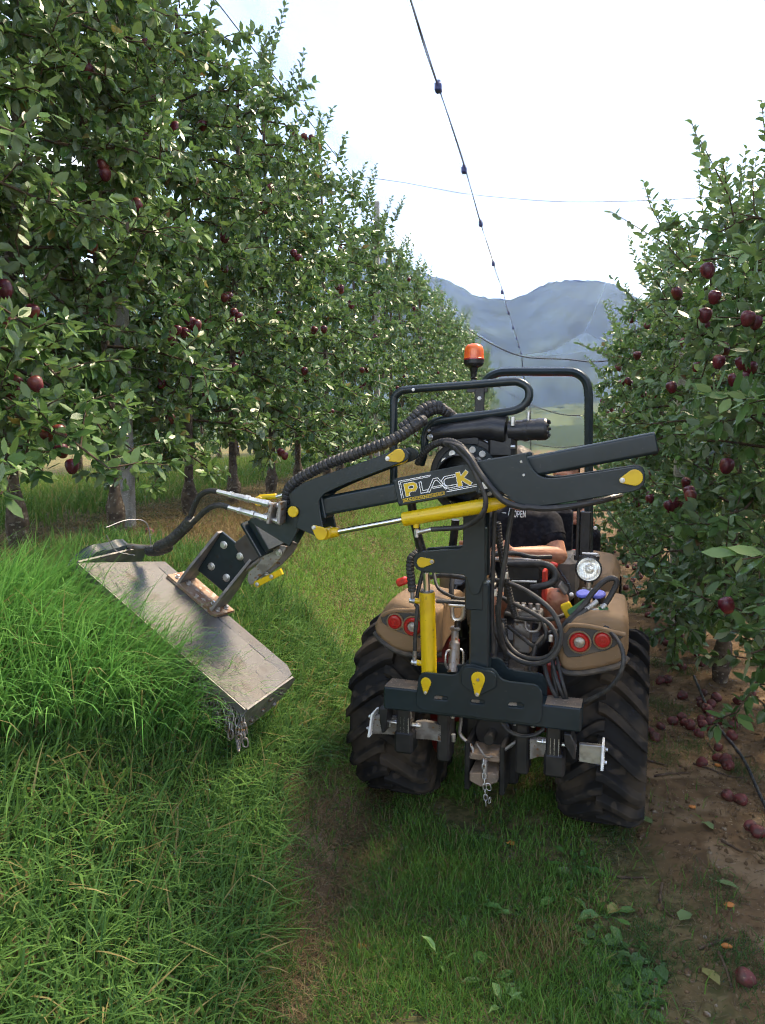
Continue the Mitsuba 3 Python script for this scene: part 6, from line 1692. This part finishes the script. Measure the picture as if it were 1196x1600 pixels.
# dry grass lying in the worn track
x, y = scatter(16000, -.98, -.45, 1.5, 3.7, lambda x, y: np.clip(.25 + clumpy(x, y, 5, 81), 0, 1))
n = len(x)
pos = np.stack([x, y, gz(x, y) + rg6.uniform(0, .012, n)], 1)
col = shade_mix(n, (.11, .075, .035), (.30, .23, .115), rg6.random(n))
gr = rg6.random(n) < .25
col[gr] = np.array([.05, .10, .025])
blades(n, pos, rg6.uniform(0, 6.28, n), rg6.uniform(1.2, 1.58, n), rg6.uniform(.03, .11, n), rg6.uniform(.002, .0045, n), rg6.uniform(-.1, .4, n), col, 2, 'dry_grass', 'dry flattened grass lying in the worn wheel track', 'grass')
# crumbs of soil and small stones
ico = trimesh.creation.icosphere(1, 1.0)
iv, if_ = np.array(ico.vertices), np.array(ico.faces)
n = 2600
x = np.where(rg6.random(n) < .8, rg6.uniform(.30, 1.6, n), -.72 + rg6.normal(size=n) * .10)
y = 1.8 + rg6.gamma(1.6, 1.4, n)
k = clumpy(x, y, 4, 91) > .42
x, y = x[k], y[k]
n = len(x)
r = .0035 + .012 * rg6.random(n)**3
vv = iv[None] * r[:, None, None] * rg6.uniform(.6, 1.2, (n, 1, 3)) * (1 + .35 * (rg6.random((n, len(iv), 1)) - .5)) + np.stack([x, y, gz(x, y) + r * .25], 1)[:, None]
put('soil_crumbs', (vv.reshape(-1, 3), (if_[None] + (np.arange(n) * len(iv))[:, None, None]).reshape(-1, 3)), 'clod', False, label='loose brown soil crumbs and small stones on the bare ground', category='soil', kind='stuff')
# straw and rotting bits on the soil strip
x, y = scatter(42000, .0, 1.7, 1.8, 12, lambda x, y: np.clip(1.3 * clumpy(x, y, 2.2, 71) - .25, 0, 1))
n = len(x)
pos = np.stack([x, y, gz(x, y) + .003], 1)
col = shade_mix(n, (.07, .045, .024), (.20, .15, .085), rg6.random(n))
blades(n, pos, rg6.uniform(0, 6.28, n), rg6.uniform(1.35, 1.62, n), rg6.uniform(.02, .075, n), rg6.uniform(.0018, .0045, n), rg6.uniform(-.15, .2, n), col, 2, 'plant_litter', 'thin dry plant litter on the bare soil strip', 'litter')
# fallen apples under the right row
FALLEN = [(0.6729, 4.3633, 0.03), (0.8107, 4.4288, 0.03), (0.827, 4.3716, 0.03), (0.9746, 4.885, 0.03), (0.9591, 4.7854, 0.03), (1.0186, 4.7838, 0.03), (0.9714, 4.7228, 0.03), (0.9726, 4.644, 0.03), (0.9714, 4.5781, 0.03), (0.9091, 4.5013, 0.03), (0.952, 4.4832, 0.03), (0.9029, 4.4116, 0.03), (0.8554, 4.2649, 0.03), (1.0204, 4.4893, 0.03), (1.1087, 4.5369, 0.03), (1.0141, 4.2533, 0.03), (0.885, 3.9606, 0.03), (0.9171, 3.9351, 0.03), (0.9159, 3.8642, 0.03), (0.7918, 3.8567, 0.03), (0.6031, 4.2617, 0.03), (0.6183, 4.1776, 0.03), (0.9283, 4.3107, 0.03), (0.8361, 5.226, 0.03), (0.7834, 5.1979, 0.03), (1.3153, 5.0491, 0.03), (0.8819, 4.9454, 0.03), (0.9683, 6.3228, 0.03), (0.9872, 6.2453, 0.03), (1.0245, 6.2936, 0.03), (0.9917, 6.1435, 0.03), (1.0284, 6.222, 0.03), (0.956, 6.1012, 0.03), (1.0104, 6.0744, 0.03), (0.9343, 6.1548, 0.03), (1.078, 6.3459, 0.03), (0.8689, 6.0944, 0.03), (1.0764, 7.4064, 0.03), (0.991, 7.3885, 0.03), (0.9495, 7.3797, 0.03), (1.0616, 7.132, 0.03), (0.9821, 8.6392, 0.03), (0.9146, 7.7766, 0.03)] + [(0.8307, 3.4908, 0.03), (0.879, 3.4707, 0.03), (0.8652, 3.2513, 0.03), (0.8838, 3.2033, 0.03), (0.6179, 2.2846, 0.03)]
FALLEN += [(float(a), float(b), 0) for a, b in zip(1.0 + rg6.normal(size=44) * .13, rg6.uniform(3.6, 10.5, 44))]
for k, (x, y, z) in enumerate(FALLEN):
    t = numbered('fallen_apple')
    s = float(rg6.uniform(.62, .88))
    scene[t] = {**OLD_APPLE, 'to_world': T().translate([x, y, float(gz(x, y)) + .026 * s]).rotate(unit([rg6.normal(), rg6.normal(), .3]).tolist(), float(rg6.uniform(30, 110))).rotate([0, 0, 1], float(rg6.uniform(0, 360))).scale(s)}
    lb, gp = ('small dark red fallen apple farther along under the right row', 'fallen apples farther along the right row') if y > 5.6 else ('dark red fallen apple in the pile beside the black irrigation hose', 'apples piled by the irrigation hose') if x > .86 and y > 3.5 else ('fallen apple on the open soil just right of the rear wheel', 'apples just right of the rear wheel') if y > 3.5 else ('dark red fallen apple on the soil nearest the bottom right corner', None) if y < 2.6 else ('dark fallen apple lying on the bare soil below the leaning trunk', 'apples on the soil below the leaning trunk')
    tag(t, lb, 'apple', gp)
LONE = [(-5.8404, 10.4063, 0.0)] if False else None
for px_, lb in (((-2.55, 4.62), 'fallen red apple beside the foot of the concrete post'),):
    t = numbered('fallen_apple')
    scene[t] = {**APPLE, 'to_world': T().translate([px_[0], px_[1], float(gz(*px_)) + .03]).rotate(unit([1, .3, 0]).tolist(), 80)}
    tag(t, lb, 'apple')
bits = [(0.6672, 3.3954, 0.01), (0.6552, 2.6541, 0.01), (0.5978, 2.4348, 0.01), (-0.0915, 2.8878, 0.01)] + [(0.8704, 3.8782, 0.01)] + [(-0.5398, 2.2404, 0.01)]
for k, (x, y, z) in enumerate(bits):
    t = numbered('apple_scrap')
    v, f = trimesh.creation.icosphere(2, .015).vertices, trimesh.creation.icosphere(2, .015).faces
    v = np.array(v) * np.array([1.15, .7, .5]) * (1 + .5 * (meshkit.noise(np.array(v) * 70, k)[:, None] - .5))
    put(t, (v + np.array([x, y, float(gz(x, y)) + .010]), np.array(f)), 'bitten_flesh', True, label='broken orange apple piece on the ground', category='apple piece', group='broken apple pieces')
# drip hose, twigs, leaves
dh = [(1.0027, 5.2518, 0.05), (0.9819, 4.8659, 0.05), (0.9783, 4.485, 0.05), (0.9923, 4.1804, 0.05), (0.9847, 3.8439, 0.05), (0.9788, 3.478, 0.05), (0.9766, 3.0797, 0.05)]
put('drip_hose', hose([(x, y, float(gz(x, y)) + .03 + .02 * math.sin(k * 2)) for k, (x, y, z) in enumerate(dh)], .008, 8), 'rubber_hose', True, label='thin black irrigation hose lying beside the right row', category='hose')
TW = [[(0.453, 2.7696, 0.0), (0.4312, 2.6683, 0.0), (0.4404, 2.6063, 0.0), (0.4655, 2.5678, 0.0)], [(0.311, 2.2504, 0.0), (0.362, 2.2889, 0.0), (0.4112, 2.3091, 0.0)], [(0.5315, 3.8492, 0.0), (0.5805, 3.8204, 0.0), (0.6247, 3.8016, 0.0)], [(0.5466, 3.6826, 0.0), (0.6266, 3.7115, 0.0), (0.7113, 3.7353, -0.0)], [(0.7554, 3.8701, 0.0), (0.8314, 3.8097, 0.0), (0.8969, 3.7622, 0.0), (0.9789, 3.7734, 0.0)], [(0.5683, 2.4048, 0.0), (0.575, 2.3266, 0.0), (0.5736, 2.2584, 0.0)], [(0.5166, 2.4318, 0.0), (0.5705, 2.4617, 0.0), (0.6305, 2.4948, 0.0)], [(0.8819, 4.1745, 0.0), (0.895, 4.0474, 0.0), (0.9076, 3.9546, 0.0)], [(0.2769, 2.8044, 0.0), (0.3399, 2.8071, 0.0), (0.4075, 2.8047, 0.0)], [(0.7316, 3.1387, 0.0), (0.7696, 3.0935, 0.0), (0.7931, 3.0678, 0.0)], [(0.9862, 4.0251, 0.0), (1.0229, 4.0465, 0.0), (1.0766, 4.0717, 0.0), (1.072, 3.9891, 0.0)]]
for k, t_ in enumerate(TW):
    pts = [(x, y, float(gz(x, y)) + .007) for x, y, z in t_]
    n = len(spline(pts, .03))
    put(numbered('twig'), sweep(spline(pts, .03), np.linspace(.0055, .003, n), 6), 'twig_bark', True, label='brown twig lying on the soil right of the tractor', category='twig', group='twigs on the soil strip')


def weed(x, y, n, size, label, group=None, upright=.5, seed=0, wide=.75, col=(.05, .11, .03)):
    """A broad-leaved weed: a rosette of separate leaves."""
    rw = np.random.default_rng(seed + 400)
    t = numbered('weed')
    tag(t, label, 'weed', group)
    z = float(gz(x, y)) + .004
    for k in range(n):
        a = k * 2.4 + rw.normal() * .3
        d = unit([math.cos(a), math.sin(a), upright * rw.uniform(.3, 1.2)])
        st = size * rw.uniform(.2, .9)
        s = size * rw.uniform(.7, 1.2)
        p = np.array([x, y, z]) + d * st
        c = np.array(col) * rw.uniform(.75, 1.35)
        m, cc = leaves_mesh(p[None], unit(d + [0, 0, -.35])[None], np.array([[0, 0, 1.]]) + rw.normal(size=(1, 3)) * .25, np.array([s]), c[None], wide=wide)
        stem = sweep(np.array([[x, y, z], [x, y, z] + d * st * .5 + [0, 0, .006], p]), .0014, 4)
        vv, ff = cat([m, stem])
        put(f'{t}__leaf', (vv, ff), 'weed_leaf', True, color=np.tile(c, (len(vv), 1)))


WD = [(0.2173, 2.3689, 0.0), (0.2494, 2.2866, 0.0), (0.3038, 2.3567, 0.0), (0.3325, 2.2757, 0.0), (0.2686, 2.1943, 0.0), (0.2132, 2.1827, 0.0), (0.3011, 2.1622, 0.0), (0.18, 2.4082, 0.0), (0.3629, 2.3691, 0.0)]
for k, (x, y, z) in enumerate(WD):
    weed(x, y, 9, .055, 'low round-leaved weed at the edge of the lane grass and the soil', 'round-leaved weeds at the lane edge', .45, k, .8)
for k, (x, y, z) in enumerate([(-0.2117, 2.4964, 0.0), (-0.1231, 2.1661, 0.0), (-0.0155, 2.4841, 0.0), (0.2397, 2.5377, 0.0), (0.1439, 2.8084, 0.0), (0.0935, 2.6352, 0.0)]):
    weed(x, y, 7, .075, 'broad-leaved weed in the short lane grass', 'weeds in the lane grass', .5, 40 + k, .5, (.06, .14, .03))
for s, lb, w in (("185 800", 'long pale weed leaf standing upright in the lane grass', .35), ("380 960", 'pale weed leaf at the bottom edge of the lane grass', .4)):
    x, y, z = [(-0.2808, 2.219, 0.0)][0] if '185' in s else [(-0.0786, 2.0448, 0.0)][0]
    weed(x, y, 3, .055, lb, None, 1.6, 60 + int(w * 100), w, (.10, .19, .05))
FLV = [(-0.6575, 2.4437, 0.0), (0.4781, 3.217, 0.0)] + [(0.7159, 3.211, 0.0), (0.505, 2.319, 0.0), (0.0724, 2.7344, 0.0), (-0.1478, 2.8937, 0.0), (0.2457, 2.5477, 0.0), (0.6407, 2.809, 0.0), (0.4785, 2.5533, 0.0), (0.2305, 2.1732, 0.0)]
for k, (x, y, z) in enumerate(FLV):
    t = numbered('fallen_leaf')
    a = rg6.uniform(0, 6.28)
    c = np.array([.13, .19, .07]) if k % 3 else np.array([.20, .19, .06])
    m, cc = leaves_mesh(np.array([[x, y, float(gz(x, y)) + .012]]), np.array([[math.cos(a), math.sin(a), .08]]), np.array([[.1, .1, 1.]]), np.array([.085]), c[None])
    put(t, m, 'weed_leaf', True, color=cc, label='pale green fallen leaf lying on the ground', category='leaf', group='fallen leaves on the ground')
